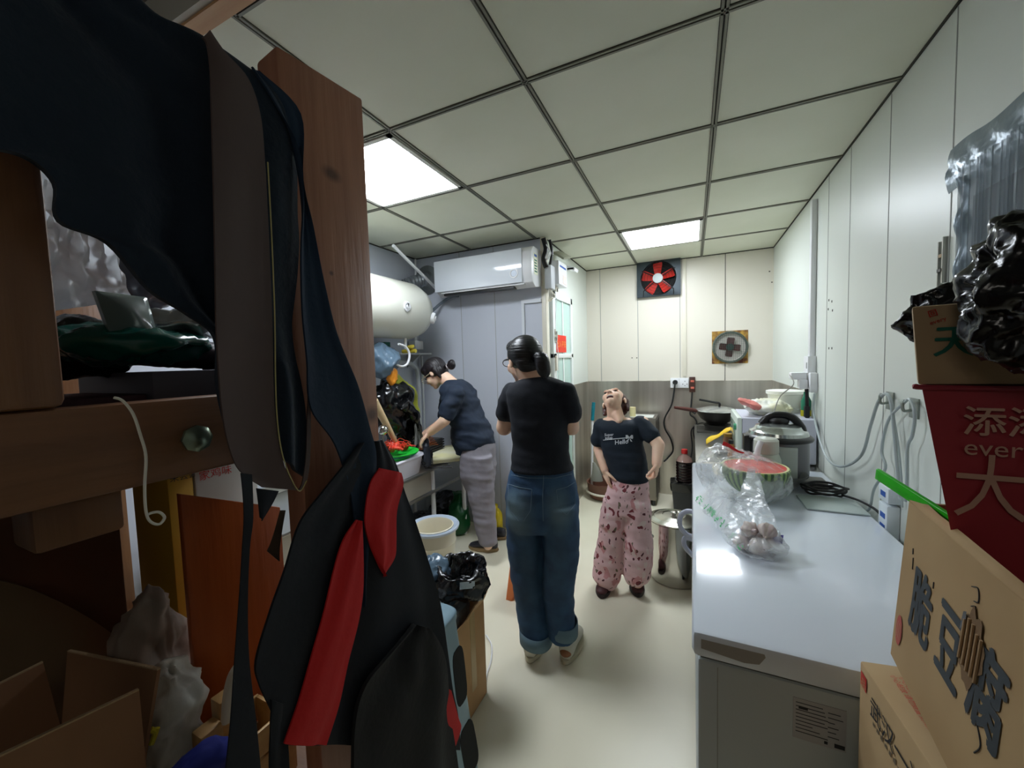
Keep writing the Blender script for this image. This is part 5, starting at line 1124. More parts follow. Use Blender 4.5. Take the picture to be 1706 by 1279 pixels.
# under the counter
for k, (px, py, x, r, m_, lab) in enumerate([(700, 850, -2.1, (.2, .18, .12), M_bag, 'black plastic bag lying under the sink counter'), (745, 835, -2.15, (.16, .2, .14), M_bag, 'black plastic bag stuffed far back under the sink counter'), ]):
    c = at(px, py, x=x); c.z = r[2]; b = B().mat(m_); b.ell(c, r, n=26); b.displace(crumple(20+k, .03, 6))
    for v in b.bm.verts: v.co.z = max(v.co.z, .002)
    tag(b.build('black_rubbish_bag', angle=75), lab, 'plastic bag')
c = at(764, 880, x=-1.9); c.z = .17; b = B().mat(mat('bag_green', (10, 88, 44), .3)); b.loft([(V((c.x, c.y, .004)), .06, .06), (V((c.x, c.y, .05)), .1, .1), (V((c.x, c.y, .2)), .09, .1), (V((c.x, c.y, .3)), .04, .04), (V((c.x, c.y+.02, .36)), .05, .05)], n=40, sub=8); b.displace(crumple(7, .02, 9)); 
for v in b.bm.verts: v.co.z = max(v.co.z, .002)
tag(b.build('green_bag', angle=75), 'dark green plastic bag standing on the floor behind the pail', 'plastic bag')
c = at(826, 888, z=0); c = V((-1.57, 2.95, 0)); t = thing('yellow_bottle', 'yellow plastic bottle on the floor against the grey wall', 'bottle', c)
b = B().mat(mat('bottle_yellow', (230, 204, 30), .35)); b.loft([(c+V((0, 0, .002)), .055, .05), (c+V((0, 0, .16)), .057, .052), (c+V((0, 0, .21)), .04, .035), (c+V((0, 0, .235)), .02, .02)], e=3); b.build('body', None, t)
b = B().mat(MATS['bottle_yellow']); b.lathe([(.022, .235), (.024, .265), (.001, .266)], c); b.build('cap', None, t)
# pail
c = V((-1.60, 2.11, 0)); t = thing('white_pail', 'white plastic pail with a smaller pail nested inside, in front of the sink', 'pail', c)
M_pl = mat('pail_white', (216, 212, 194), .45)
b = B().mat(M_pl); b.lathe([(.001, .002), (.115, .002), (.12, .06), (.127, .07), (.122, .09), (.13, .17), (.137, .18), (.131, .2), (.14, .3), (.148, .31), (.143, .33), (.147, .4)], c, n=48); b.build('body', None, t)
b = B().mat(mat('pail_rim', (190, 204, 222), .35)); b.lathe([(.147, .39), (.168, .4), (.172, .415), (.165, .425), (.132, .41), (.128, .37)], c, n=48); b.build('rim', None, t)
b = B().mat(mat('pail_inner', (222, 214, 190), .45)); b.lathe([(.122, .405), (.13, .412), (.135, .42), (.128, .424), (.12, .41), (.105, .2), (.001, .18)], c+V((.004, -.01, 0)), n=48); b.build('inner_pail', None, t)
# orange stool behind the standing woman
c = V((-.94, 2.27, 0)); t = thing('orange_stool', 'low orange plastic stool seen between and beside the standing woman\'s legs', 'stool', c)
M_or = mat('orange_plastic', (222, 122, 62), .4)
b = B().mat(M_or); b.box(c+V((-.11, -.11, .24)), c+V((.11, .11, .265))); b.build('seat', None, t, bevel=.01)
for sx in (-1, 1):
    for sy in (-1, 1):
        b = B().mat(M_or); p = c+V((sx*.095, sy*.095, .24)); q = c+V((sx*.118, sy*.118, .001)); b.hexa([q+V(d) for d in ((-.022, -.022, 0), (.022, -.022, 0), (.022, .022, 0), (-.022, .022, 0))]+[p+V(d) for d in ((-.018, -.018, 0), (.018, -.018, 0), (.018, .018, 0), (-.018, .018, 0))]); b.build('leg', None, t, bevel=.003)
# carton with papers and a black bag
CX0, CX1, CY0, CY1, CH = -1.22, -.86, 1.22, 1.475, .44
t = thing('cardboard_box', 'tall open cardboard box on the floor under the crumpled black bag', 'cardboard box', ((CX0+CX1)/2, (CY0+CY1)/2, 0))
b = B().mat(mat('card_aisle', (204, 162, 114), .8, col2=(192, 150, 102), nscale=5)); w_ = .006
b.box((CX0, CY0, 0), (CX1, CY0+w_, CH)).box((CX0, CY1-w_, 0), (CX1, CY1, CH)).box((CX0, CY0, 0), (CX0+w_, CY1, CH)).box((CX1-w_, CY0, 0), (CX1, CY1, CH)).box((CX0, CY0, 0), (CX1, CY1, .006)); b.build('walls', None, t, bevel=.002)
b = B().mat(MATS['card_aisle']); b.hexa([(CX1-.006, CY0+.11, CH), (CX1, CY0+.11, CH), (CX1, CY1, CH), (CX1-.006, CY1, CH), (CX1+.03, CY0+.12, CH+.06), (CX1+.036, CY0+.12, CH+.06), (CX1+.036, CY1-.02, CH+.07), (CX1+.03, CY1-.02, CH+.07)]); b.build('flap', None, t)
b = B().mat(mat('tape', (190, 160, 110), .3)).box((CX1, CY0+.13, .1), (CX1+.0008, CY0+.17, CH)); b.build('tape_strip', None, t)
b = B().mat(mat('paper_print', (172, 176, 178), .6, col2=(120, 126, 130), nscale=30))
b.hexa([(-1.1, 1.22, .38), (-.9, 1.22, .38), (-.9, 1.42, .38), (-1.1, 1.42, .38), (-1.1, 1.22, CH+.03), (-.9, 1.22, CH+.02), (-.9, 1.42, CH+.02), (-1.1, 1.42, CH+.03)]); tag(b.build('printed_papers', bevel=.002), 'grey printed papers in the cardboard box under the black bag', 'papers')
b = B().mat(mat('white_rag', (196, 204, 208), .5)); b.ell((-1.02, 1.25, CH+.07), (.07, .06, .05), n=22); b.displace(crumple(31, .02, 12)); tag(b.build('white_rag', angle=75), 'white crumpled plastic beside the black bag on the box', 'rag')
c = at(770, 965, x=-.93); c.z = CH+.125
b = B().mat(M_bag); R = []
b.loft([(c+V((0, 0, -.075)), .07, .08), (c+V((0, 0, -.06)), .105, .11), (c+V((0, 0, .0)), .125, .12), (c+V((0, 0, .05)), .115, .115), (c+V((0, .01, .06)), .10, .10), (c+V((0, .01, .03)), .08, .08), (c+V((0, .01, -.03)), .05, .05)], n=64, sub=8); b.displace(crumple(14, .022, 9, .5)); o = b.build('black_rubbish_bag', angle=75); tag(o, 'open crumpled black plastic bag on top of the cardboard box', 'plastic bag')
b = B().mat(mat('sticker_white', (200, 214, 220), .4)); q = bvh_of(o); G = [[None]*6 for _ in range(4)]; ok = True
for i in range(4):
    for j in range(6):
        z_ = decal(q, [(766+j*5, 970+i*4-j*.5)], .004)
        if z_: G[i][j] = z_[0]
        else: ok = False
if ok: b.grid(G); s_ = b.build('shipping_label', None, o)
c = at(722, 950, x=-1.05); b = B().mat(M_bluegrey); b.ell(c, (.07, .07, .06), n=26); b.displace(crumple(17, .02, 10)); tag(b.build('grey_plastic_bag', angle=75), 'dark grey plastic bag piled left of the open black bag', 'plastic bag')
# blue stool
t = thing('blue_stool', 'pale blue plastic stool with slotted sides standing behind the hanging apron', 'stool', (-.92, 1.03, 0))
M_bl = mat('stool_blue', (136, 164, 178), .4); M_hole = mat('slot_dark', (10, 12, 14), .8)
c = V((-.893, 1.025, 0)); hT, hB, zT = .12, .168, .61
b = B().mat(M_bl); b.loft([(c+V((0, 0, .0)), hB, hB), (c+V((0, 0, zT*.5)), (hB+hT)/2, (hB+hT)/2), (c+V((0, 0, zT)), hT, hT)], e=7, n=48, sub=3); b.build('body', None, t, angle=50)
b = B().mat(M_bl); b.loft([(c+V((0, 0, zT-.012)), hT+.006, hT+.006), (c+V((0, 0, zT+.012)), hT+.006, hT+.006), (c+V((0, 0, zT+.022)), hT-.01, hT-.01)], e=6, n=48, sub=4); b.build('seat', None, t, angle=50)
for k, (z0, z1, hw) in enumerate(((.30, .50, .035), (.03, .22, .045))):
    for sg in (0,):
        f0 = (hB-(hB-hT)*z0/zT)+.0015; f1 = (hB-(hB-hT)*z1/zT)+.0015
        b = B().mat(M_hole); R = []
        for a_ in range(20):
            an = 2*PI*a_/20; yy = math.copysign(abs(math.cos(an))**.5, math.cos(an))*hw; g = .5+.5*math.copysign(abs(math.sin(an))**.5, math.sin(an)); R.append(c+V((f0+(f1-f0)*g, yy+.085+.02*(1-g)*(k), z0+(z1-z0)*g)))
        b.prism(R, (-.004, 0, 0)); b.build('slot', None, t)

b = B().mat(M_white); b.tube([at(px, py, z=.008) for px, py in ((810, 1058), (819, 1075), (818, 1100), (811, 1122), (809, 1136))], .004); tag(b.build('white_string'), 'thin white string on the floor beside the cardboard box', 'string')

# =================================================================== timber bunk frame with hung clothes, left foreground
BX = -.80
kn = ((at(553, 290, x=BX)[:], .035, (1, 1, 1.6)), (at(552, 455, x=BX)[:], .008, (1, 1, 1)), (at(620, 690, x=BX)[:], .03, (1, 1, 1)), (at(560, 570, x=BX)[:], .02, (1, 1, .8)))
M_post = wood('post_wood', (166, 116, 90), (144, 94, 72), 2, knots=kn)
M_rail = wood('rail_wood', (126, 86, 56), (102, 68, 44), 1)
M_near = wood('near_post_wood', (124, 84, 50), (104, 66, 38), 2)
t = thing('timber_frame', 'reddish brown timber bunk frame at the left used for storage', 'bunk frame', (-1.5, .4, 0))
b = B().mat(M_post); b.hexa([(BX-.055, .585, 0), (BX, .585, 0), (BX, .823, 0), (BX-.055, .823, 0), (BX-.055, .575, 2.18), (BX, .585, 2.205), (BX, .826, 2.232), (BX-.055, .826, 2.232)]); b.build('post', None, t, bevel=.006)
b = B().mat(M_near).box((BX-.055, -.12, 1.473), (BX, .232, 2.05)); b.build('post', None, t, bevel=.012)
b = B().mat(M_near).box((BX-.055, -.14, 0), (BX-.004, .05, 1.334)); b.build('post', None, t, bevel=.006)
for x in (-2.36,):
    for y in (0, .62): B().mat(M_near).box((x, y, 0), (x+.05, y+.2, 2.1)).build('post', None, t, bevel=.006)
B().mat(M_rail).box((BX-.05, -.14, 1.335), (BX-.006, .586, 1.472)).build('rail', None, t, bevel=.008)
B().mat(M_rail).box((BX-.05, .232, 1.95), (BX-.012, .586, 2.04)).build('rail', None, t, bevel=.006)
B().mat(M_rail).box((BX-.05, .05, .36), (BX-.006, .586, .45)).build('rail', None, t, bevel=.006)
B().mat(M_near).box((BX-.14, .2, 1.26), (BX-.055, .30, 1.334)).build('block', None, t, bevel=.008)
b = B().mat(wood('deck_wood', (120, 84, 56), (100, 66, 42), 0)).box((-2.36, -.1, 1.375), (BX-.056, .84, 1.4)); b.build('upper_deck', None, t)
b = B().mat(MATS['deck_wood']).box((-2.36, -.1, .425), (BX-.056, .84, .45)); b.build('lower_deck', None, t)
b = B().mat(M_rail).box((-2.36, .79, 1.3), (BX-.056, .82, 1.374)); b.build('side_rail', None, t)
c = at(327, 730, x=BX-.004); b = B().mat(mat('bolt_cap', (120, 132, 116), .25, metal=.7)); b.lathe([(.024, 0), (.024, .006), (.016, .012), (.001, .013)], c, (1, 0, 0), n=8); b.build('bolt', None, t)

# things lying on the upper deck
random.seed(3)
b = B().mat(mat('book_purple', (64, 30, 40), .6)); A = at(125, 640, x=-.95); b.box((-1.15, .16, 1.401), (-.9, .36, 1.48)); tag(b.build('maroon_folder', bevel=.003), 'dark maroon folder lying behind the timber rail', 'folder')
b = B().mat(mat('tray_grey', (84, 82, 94), .5)); b.box((-1.2, .365, 1.401), (-.89, .5, 1.52)); tag(b.build('grey_carton', bevel=.003), 'grey flat carton lying behind the timber rail', 'carton')
b = B().mat(mat('tray_dark', (52, 52, 60), .5)); b.box((-1.2, .505, 1.401), (-.89, .72, 1.52)); b.box((-1.2, .5055, 1.53), (-.87, .74, 1.538)).box((-1.2, .6, 1.52), (-.9, .7, 1.53)); tag(b.build('dark_binder', bevel=.002), 'dark flat binder with a wide cover behind the timber rail', 'binder')
q = [at(70, 300, x=-1.12), at(175, 330, x=-1.15), at(215, 500, x=-1.12), at(75, 520, x=-1.08)]; b = B().mat(thin_film(mat('bag_milky', (244, 248, 252), .3, bump=.3, bscale=16), .8))
G = [[q[0].lerp(q[1], j/20).lerp(q[3].lerp(q[2], j/20), i/24)+V((.03*noise.noise((i*.22, j*.3, 4))+.012*(1-abs(noise.noise((i*.1+j*.35, j*.2-i*.3, 9)))*2), 0, 0)) for j in range(21)] for i in range(25)]; b.grid(G); tag(b.build('milky_plastic_bag', angle=75), 'milky white plastic bag lit behind the near timber post', 'plastic bag')
c = at(285, 545, x=-1.05); b = B().mat(mat('bag_silver', (206, 214, 220), .15, bump=.3, bscale=16, metal=.6)); b.ell(c, (.12, .09, .035), n=30); b.displace(crumple(42, .02, 12)); tag(b.build('silver_packet', angle=75), 'shiny silver packet behind the clear pouch on the upper deck', 'packet')
c = at(215, 575, x=-1.0); b = B().mat(mat('bag_teal', (16, 84, 74), .2)); b.ell(c+V((0, .0, 0)), (.12, .13, .035), n=30); b.displace(crumple(43, .02, 10)); tag(b.build('green_plastic_bag', angle=75), 'dark green shiny bag under the clear pouch on the upper deck', 'plastic bag')
q = [at(158, 484, x=-.93), at(245, 495, x=-.95), at(262, 555, x=-.93), at(185, 560, x=-.91)]
b = B().mat(mat('pouch_grey', (104, 118, 114), .18, coat=.3)); G = [[q[0].lerp(q[1], j/9).lerp(q[3].lerp(q[2], j/9), i/9)+V((.012*math.sin(i/9*PI)*math.sin(j/9*PI)+.003*noise.noise((i, j, 0)), 0, 0)) for j in range(10)] for i in range(10)]; b.grid(G, .012, (-1, 0, 0)); tag(b.build('clear_pouch', angle=70), 'square grey translucent pouch propped up on the upper deck', 'pouch')
c = at(180, 580, x=-1.05); b = B().mat(M_bag); b.ell(at(130, 580, x=-1.1), (.12, .08, .06), n=26); b.displace(crumple(44, .02, 9)); tag(b.build('black_rubbish_bag', angle=75), 'small black plastic bag beside the near timber post on the upper deck', 'plastic bag')
b = B().mat(mat('film_dark', (88, 90, 98), .2)); b.ell(at(235, 440, x=-1.22), (.05, .09, .12), n=26); b.displace(crumple(45, .025, 9)); tag(b.build('grey_film_bag', angle=75), 'thin grey film bag rising behind the milky bag', 'plastic bag')
b = B().mat(mat('film_plum', (46, 40, 48), .3)); b.ell(at(300, 590, x=-1.02), (.08, .14, .03), n=26); b.displace(crumple(46, .015, 9)); tag(b.build('dark_film_sheet', angle=75), 'dark crumpled film under the coat hem on the upper deck', 'plastic sheet')
# white cord
b = B().mat(mat('cord_white', (220, 218, 206), .5)); b.tube([at(px, py, x=BX+.004) for px, py in ((190, 662), (205, 668), (222, 690), (234, 725), (243, 760), (241, 810), (243, 850), (250, 868), (265, 873), (274, 862), (265, 853), (250, 855), (244, 860))], .0022, n=6)
tag(b.build('white_string'), 'thin white cord looping down over the timber rail', 'cord')

# things on the lower deck
Z0 = .451
def hx(P, th, nrm): 
    n = V(nrm)*th; return [V(p) for p in P]+[V(p)+n for p in P]
q = [at(300, 823, x=-1.12), at(467, 845, x=-1.08), at(440, 1185, x=-1.05), at(290, 1130, x=-1.1)]
q[2] = V((q[1].x, q[1].y, Z0+.002)); q[3] = V((q[0].x, q[0].y, Z0+.002))
b = B().mat(wood('orange_board_wood', (186, 92, 34), (170, 80, 28), 2, rough=.4)); b.hexa(hx(q, .018, (-1, 0, 0))); tag(b.build('orange_board', bevel=.002), 'upright orange-brown wooden board standing on the lower deck', 'board')
q = [at(277, 786, x=-1.3), at(322, 785, x=-1.3)]; b = B().mat(mat('box_yellow', (206, 160, 50), .6)); b.box((-1.5, q[0].y, Z0+.001), (-1.3, q[1].y-.002, q[0].z)); o = b.build('yellow_carton', bevel=.003); tag(o, 'tall yellow printed carton behind the orange board', 'carton')
b = text_bm('来尝尝', .022, (-1.2995, q[0].y+.005, q[0].z-.03), (0, 1, 0), (0, 0, 1), B().mat(M_inkblack)); b.build('lettering', None, o)
q2 = at(428, 793, x=-1.3); b = B().mat(mat('box_white', (206, 202, 196), .6)); b.box((-1.5, q[1].y+.001, Z0+.001), (-1.298, q2.y, q[1].z-.002)); o2 = b.build('white_carton', bevel=.003); tag(o2, 'tall white carton with red characters behind the orange board', 'carton')
b = text_bm('家鸡味', .03, (-1.297, q[1].y+.01, q[0].z-.045), (0, 1, 0), (0, 0, 1), B().mat(M_inkred)); b.build('lettering', None, o2)
b = B().mat(mat('bag_greybrown', (150, 134, 122), .45, bump=.3, bscale=16)); c = at(250, 965, x=-1.19); b.ell(V((c.x, c.y-.01, Z0+.28)), (.07, .075, .28), n=30); b.displace(crumple(51, .035, 8)); b.bm.verts.ensure_lookup_table()
zmin = min(v.co.z for v in b.bm.verts); 
for v in b.bm.verts: v.co.z += 0

for v in b.bm.verts: v.co.z = max(v.co.z, Z0+.001)
tag(b.build('grey_brown_bag', angle=75), 'crumpled grey-brown bag stuffed beside the orange board', 'bag')
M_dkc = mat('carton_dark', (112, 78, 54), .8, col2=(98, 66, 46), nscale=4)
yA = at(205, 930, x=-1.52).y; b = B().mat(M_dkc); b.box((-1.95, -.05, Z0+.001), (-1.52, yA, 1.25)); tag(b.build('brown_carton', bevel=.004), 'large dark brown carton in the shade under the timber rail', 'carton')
b = B().mat(mat('cloth_olive', (112, 92, 66), .9, bump=.2, bscale=20)); q = [at(-40, 960, x=-1.47), at(60, 985, x=-1.47), at(180, 1050, x=-1.46), at(290, 1150, x=-1.44)]
G = []
for i in range(10):
    f = i/9; G.append([p.lerp(V((p.x+.05, p.y, Z0+.01)), f)+V((.02*math.sin(f*PI)+.006*noise.noise((i*.4, j, 1)), 0, .0)) for j, p in enumerate(catmull(q, 5))])
b.grid(G, .02, (-1, 0, 0)); tag(b.build('olive_blanket', angle=60), 'dull olive-brown blanket sloping behind the open cardboard box', 'blanket')
# open carton with its flaps up
t = thing('cardboard_box', 'open cardboard box with raised flaps at the bottom left', 'cardboard box', (-1.15, .25, Z0))
M_cA = mat('card_front', (158, 118, 86), .85, col2=(146, 106, 76), nscale=4, bump=.1, bscale=20)
f0, f1 = at(-60, 1288, x=-.93), at(232, 1150, x=-.93)
base = lambda p: V((p.x, p.y, Z0+.002))
bb = .70
W1 = V((-.93, -.05, bb)); W2 = V((-.93, f1.y, bb)); W3 = V((-1.33, f1.y, bb)); W4 = V((-1.33, -.05, bb))
b = B().mat(M_cA)
for p, r in ((W1, W2), (W2, W3), (W3, W4), (W4, W1)):
    nn = (r-p).cross(V((0, 0, 1))).normalized()*-.006; b.hexa([base(p), base(r), base(r)+nn, base(p)+nn, p, r, r+nn, p+nn])
b.box((-1.33, -.05, Z0+.001), (-.93, f1.y, Z0+.008)); b.build('walls', None, t)
def flap(name, a, c, d, e, th=(-.006, 0, 0), m_=M_cA):
    n = V(th); b = B().mat(m_); b.hexa([a, c, c+n, a+n, e, d, d+n, e+n]); b.build(name, None, t)
    b = B().mat(mat('card_edge', (196, 168, 130), .9, bump=.6, bscale=120)); k = V((0, 0, .003)); b.hexa([e, d, d+n, e+n, e+k, d+k, d+n+k, e+n+k]); b.build('torn_edge', None, t)
flap('flap', W1, W2, f1, at(-60, 1290, x=-.93))
flap('flap', V((-1.33, f1.y, bb)), V((-.98, f1.y, bb)), at(262, 1117, y=f1.y+.045), at(112, 1086, y=f1.y+.03), (0, .006, 0), M_cA)
flap('flap', W4, W3, at(72, 1104, x=-1.36), at(-50, 1165, x=-1.36))
# crate with wooden pieces
M_pine = wood('crate_pine', (206, 168, 112), (188, 146, 92), 1)
t = thing('wooden_crate', 'small pale pine crate holding wooden pieces in front of the orange board', 'crate', (-.97, .5, Z0))
cA = at(318, 1180, x=-.93); cB = at(455, 1245, x=-.93); cy0, cy1 = cA.y, cB.y+.04; top = .66
for x in (-.93, -1.04):
    for k in range(3): B().mat(M_pine).box((x-.008, cy0, Z0+.002+k*.072), (x, cy1, Z0+.066+k*.072)).build('side_slat', None, t, bevel=.002)
B().mat(M_pine).box((-1.04, cy0, Z0+.001), (-.93, cy0+.008, top)).build('end_board', None, t)
B().mat(M_pine).box((-1.04, cy1-.008, Z0+.001), (-.93, cy1, top)).build('end_board', None, t)
for k, (dx, dy, h, lab) in enumerate(((.0, .03, .72, 'short pine offcut at the near end of the crate'), (-.02, .08, .75, 'squat wooden block in the pine crate'), (.01, .19, .70, 'wooden block at the far end of the crate'))):
    b = B().mat(M_pine).box((-1.03+dx+.02, cy0+dy, Z0+.002), (-.99+dx+.02, cy0+dy+.045, h)); tag(b.build('wood_block', bevel=.004), lab, 'wood block', 'wood pieces in the pine crate')
b = B().mat(mat('tool_white', (216, 206, 186), .4)); a = at(385, 1195, x=-.97); e = at(394, 1108, x=-.97); b.loft([(a, .012, .02), (a.lerp(e, .5), .012, .022), (a.lerp(e, .85), .012, .016), (e, .008, .004)], e=3); tag(b.build('white_scraper'), 'white plastic scraper handle standing in the pine crate', 'scraper')
c = at(285, 1190, x=-1.07); b = B().mat(mat('bag_whitish', (214, 214, 206), .35, bump=.3, bscale=16)); b.ell(c, (.07, .055, .13), n=30); b.displace(crumple(61, .025, 9)); 
tag(b.build('white_plastic_bag', angle=75), 'whitish plastic bag between the open cardboard box and the pine crate', 'plastic bag')
b = B().mat(mat('print_yellow', (214, 200, 40), .4)); b.tube([at(250, 1215, x=-.985), at(258, 1220, x=-.985), at(252, 1240, x=-.985), at(262, 1212, x=-.985)], .005); tag(b.build('yellow_ribbon'), 'short yellow ribbon on the white plastic bag', 'ribbon')
c = at(320, 1290, x=-.9); b = B().mat(mat('cloth_blue', (24, 38, 130), .8)); b.ell(c, (.035, .085, .04), n=26); b.displace(crumple(62, .012, 10)); tag(b.build('blue_cloth', angle=75), 'deep blue cloth at the very bottom beside the pine crate', 'cloth')

# ------------------------------------------------ hung clothes
def wv(a, f, ph=0, g=2.0): return lambda u, v: a*math.sin(v*f+ph+1.5*u)+a*.5*math.sin(v*f*2.3+u*g*3)+a*.6*noise.noise((u*4, v*6, ph))
coat = thing('hanging_coat', 'big dark navy coat draped over the top of the timber frame', 'coat', (-.75, .4, 1.5))
b = drape([(-70, -90, 190, -45), (-70, -20, 258, 26), (-70, 40, 335, 60), (-70, 100, 413, 112), (-70, 160, 474, 158), (-70, 205, 497, 215), (-40, 240, 499, 290), (40, 262, 500, 350), (88, 305, 503, 400), (97, 368, 500, 450), (180, 405, 494, 500), (248, 482, 490, 540), (308, 522, 495, 590), (356, 562, 505, 640), (360, 640, 512, 700), (372, 700, 512, 795)], x0=-.735, cols=40, sub=6, wave=wv(.010, 9), thick=.012)
b.build('body', M_coat, coat, angle=60)
b = drape([(418, 112, 432, 118), (455, 170, 500, 190), (495, 250, 503, 300), (503, 330, 520, 380), (500, 420, 538, 470), (503, 520, 560, 560), (512, 600, 592, 640), (520, 680, 612, 710), (560, 740, 625, 760), (585, 820, 622, 830), (598, 920, 612, 935), (600, 1010, 608, 1010)], x0=-.72, cols=10, sub=6, wave=wv(.005, 5, 2), thick=.005)
b.build('sash', mat('sash_navy', (18, 40, 62), .85, bump=.15, bscale=80), coat, angle=60)
M_strap = mat('strap_brown', (74, 58, 54), .7, bump=.06, bscale=50)
t = thing('wide_strap', 'wide grey-brown cloth strap looped over the dark coat', 'strap', (-.71, .5, 1.5))
rows_ = [(338, 62, 350, 50, .0), (345, 75, 375, 85, 0), (350, 120, 415, 130), (351, 180, 436, 190), (353, 260, 444, 270), (355, 350, 449, 360), (357, 450, 453, 450), (359, 540, 456, 540), (364, 620, 457, 630), (371, 690, 460, 700), (383, 745, 468, 755), (402, 785, 482, 795), (440, 812, 497, 817)]
b = drape(rows_, x0=-.70, cols=16, sub=6, wave=lambda u, v: .004*math.sin(v*3+u*4), thick=.004); b.build('band', None, t, angle=60) if False else b.build('band', M_strap, t, angle=60)
b = drape([(497, 817, 500, 818), (504, 803, 512, 798), (510, 760, 517, 758), (512, 700, 518, 700), (514, 640, 518, 640), (512, 560, 517, 560)], x0=-.73, cols=4, sub=6, thick=.003); b.build('loop_back', M_strap, t)
b = B().mat(mat('edge_yellow', (160, 150, 96), .6)); b.tube([at(px, py, x=-.698) for px, py in ((446, 270), (451, 360), (455, 450), (458, 540), (459, 630), (462, 700), (470, 755), (484, 795), (499, 818), (511, 800))], .0012, n=5); b.build('edge_piping', None, t)

M_ap = mat('apron_black', (6, 15, 26), .85, bump=.1, bscale=60)
ap = thing('hanging_apron', 'dark apron with red panels hanging from the timber post', 'apron', (-.72, .6, .9))
b = drape([(598, 738, 642, 732), (570, 775, 667, 775), (532, 820, 680, 820), (495, 870, 696, 870), (470, 950, 722, 955), (446, 1020, 736, 1010), (425, 1100, 747, 1090), (432, 1140, 755, 1150), (450, 1180, 764, 1190), (470, 1222, 768, 1230), (478, 1240, 768, 1250)], x0=-.72, cols=30, sub=6, wave=wv(.007, 10, 1), thick=.006); b.build('body', M_ap, ap, angle=60)
b = drape([(596, 866, 604, 868), (574, 900, 607, 925), (556, 955, 607, 985), (540, 1030, 601, 1035), (520, 1105, 583, 1105), (500, 1175, 568, 1175), (476, 1240, 545, 1242)], x0=-.706, cols=10, sub=6, wave=wv(.004, 6, 4), thick=.004); b.build('red_stripe', M_red, ap, angle=60)
b = drape([(636, 780, 672, 788), (620, 802, 674, 808), (612, 835, 664, 850), (610, 870, 662, 900), (620, 910, 660, 930), (632, 940, 647, 955), (640, 957, 643, 962)], x0=-.704, cols=10, sub=6, wave=wv(.006, 5, 5), thick=.004); b.build('red_patch', M_red, ap, angle=60)
b = drape([(452, 1165, 478, 1175), (450, 1220, 480, 1235), (448, 1310, 485, 1310)], x0=-.715, cols=6, sub=6, wave=wv(.003, 5), thick=.004); b.build('apron_tie', M_ap, ap, angle=60)
t = thing('hanging_bag', 'limp black bag with a red lining hanging below the apron', 'bag', (-.70, .75, .7))
b = drape([(690, 1040, 712, 1045), (640, 1100, 738, 1085), (610, 1150, 752, 1150), (600, 1220, 758, 1210), (596, 1310, 770, 1310)], x0=-.69, cols=16, sub=8, wave=wv(.012, 6, 3), thick=.01); b.build('body', mat('bag_cloth_black', (12, 14, 18), .85, bump=.2, bscale=60), t, angle=60)
b = drape([(735, 1140, 752, 1150), (738, 1180, 764, 1195), (738, 1230, 768, 1215), (745, 1262, 752, 1262)], x0=-.70, cols=8, sub=6, thick=.003); b.build('red_lining', M_red, t, angle=60)
b = drape([(402, 788, 420, 790), (405, 850, 420, 860), (403, 910, 415, 910), (400, 1000, 414, 1000), (394, 1100, 418, 1100), (386, 1200, 428, 1200), (372, 1310, 436, 1310)], x0=-.70, cols=6, sub=6, wave=lambda u, v: .004*math.sin(u*7), thick=.003); tag(b.build('black_ribbon', M_ap, angle=60), 'narrow black cloth tie hanging down in front of the orange board', 'ribbon')
b = drape([(428, 813, 466, 818), (431, 835, 455, 840), (434, 862, 438, 868)], x0=-.74, cols=6, sub=5, wave=lambda u, v: .003*math.sin(v*4), thick=.003); tag(b.build('black_cloth_corner', M_ap, angle=60), 'small black cloth corner poking out below the wide strap', 'cloth')
b = drape([(468, 850, 476, 850), (460, 880, 470, 885), (452, 905, 466, 915), (446, 918, 466, 935)], x0=-.745, cols=6, sub=5, thick=.003); tag(b.build('dark_tag', mat('tag_brown', (60, 46, 34), .7), angle=60), 'small dark brown flap beside the orange board edge', 'cloth')

# =================================================================== stacked boxes at the right
tb0, tb1 = V((.352, .50, .932)), V((.70, .95, 1.24))
# support and lower box
b = B().mat(M_card2).box((.31, .40, 0), (.705, .97, .46)); tag(b.build('cardboard_box', bevel=.004), 'plain cardboard box on the floor, lowest of the stack by the freezer', 'cardboard box')
t = thing('cardboard_box', 'cardboard box with red print and black brush characters, under the big torn box', 'cardboard box', (.5, .66, .461))
LA = V((.302, .955, 0)); LB = V((.335, .35, 0)); 
b = B().mat(M_card); b.hexa([(.302, .955, .461), (.71, .985, .461), (.71, .36, .461), (.335, .35, .461), (.302, .955, .903), (.71, .985, .93), (.71, .36, .93), (.335, .35, .925)]); b.build('walls', None, t, bevel=.004)
def facept(y, z): x = .302+(.955-y)/.605*.033; return V((x-.0012, y, z))
dL = V((.033, -.605, 0)).normalized()
b = text_bm('武汉一边', .044, facept(.905, .838), dL*.95, V((0, 0, 1)), B().mat(M_inkblack), depth=.001, bold=.015); b.build('brush_lettering', None, t)
b = B().mat(mat('ink_grey', (110, 96, 76), .7))
for k in range(16):
    y_ = .895-k*.014; p_ = facept(y_, .822)-V((.0002, 0, 0)); b._f([b.bm.verts.new(p_+dL*u+V((0, 0, w_))) for u, w_ in ((0, 0), (.008, 0), (.008, .006+.003*(k % 3)), (0, .007))])
b.build('small_lettering', None, t)
b = B().mat(M_inkred); q = [facept(.945, .862), facept(.922, .860), facept(.922, .888), facept(.945, .890)]; b._f([b.bm.verts.new(p-V((.0004, 0, 0))) for p in q]); b.mat(M_card); text_bm('品', .02, facept(.941, .866)-V((.0005, 0, 0)), dL, V((0, 0, 1)), b, depth=.0012); b.build('red_seal', None, t)
b = B().mat(M_inkred)
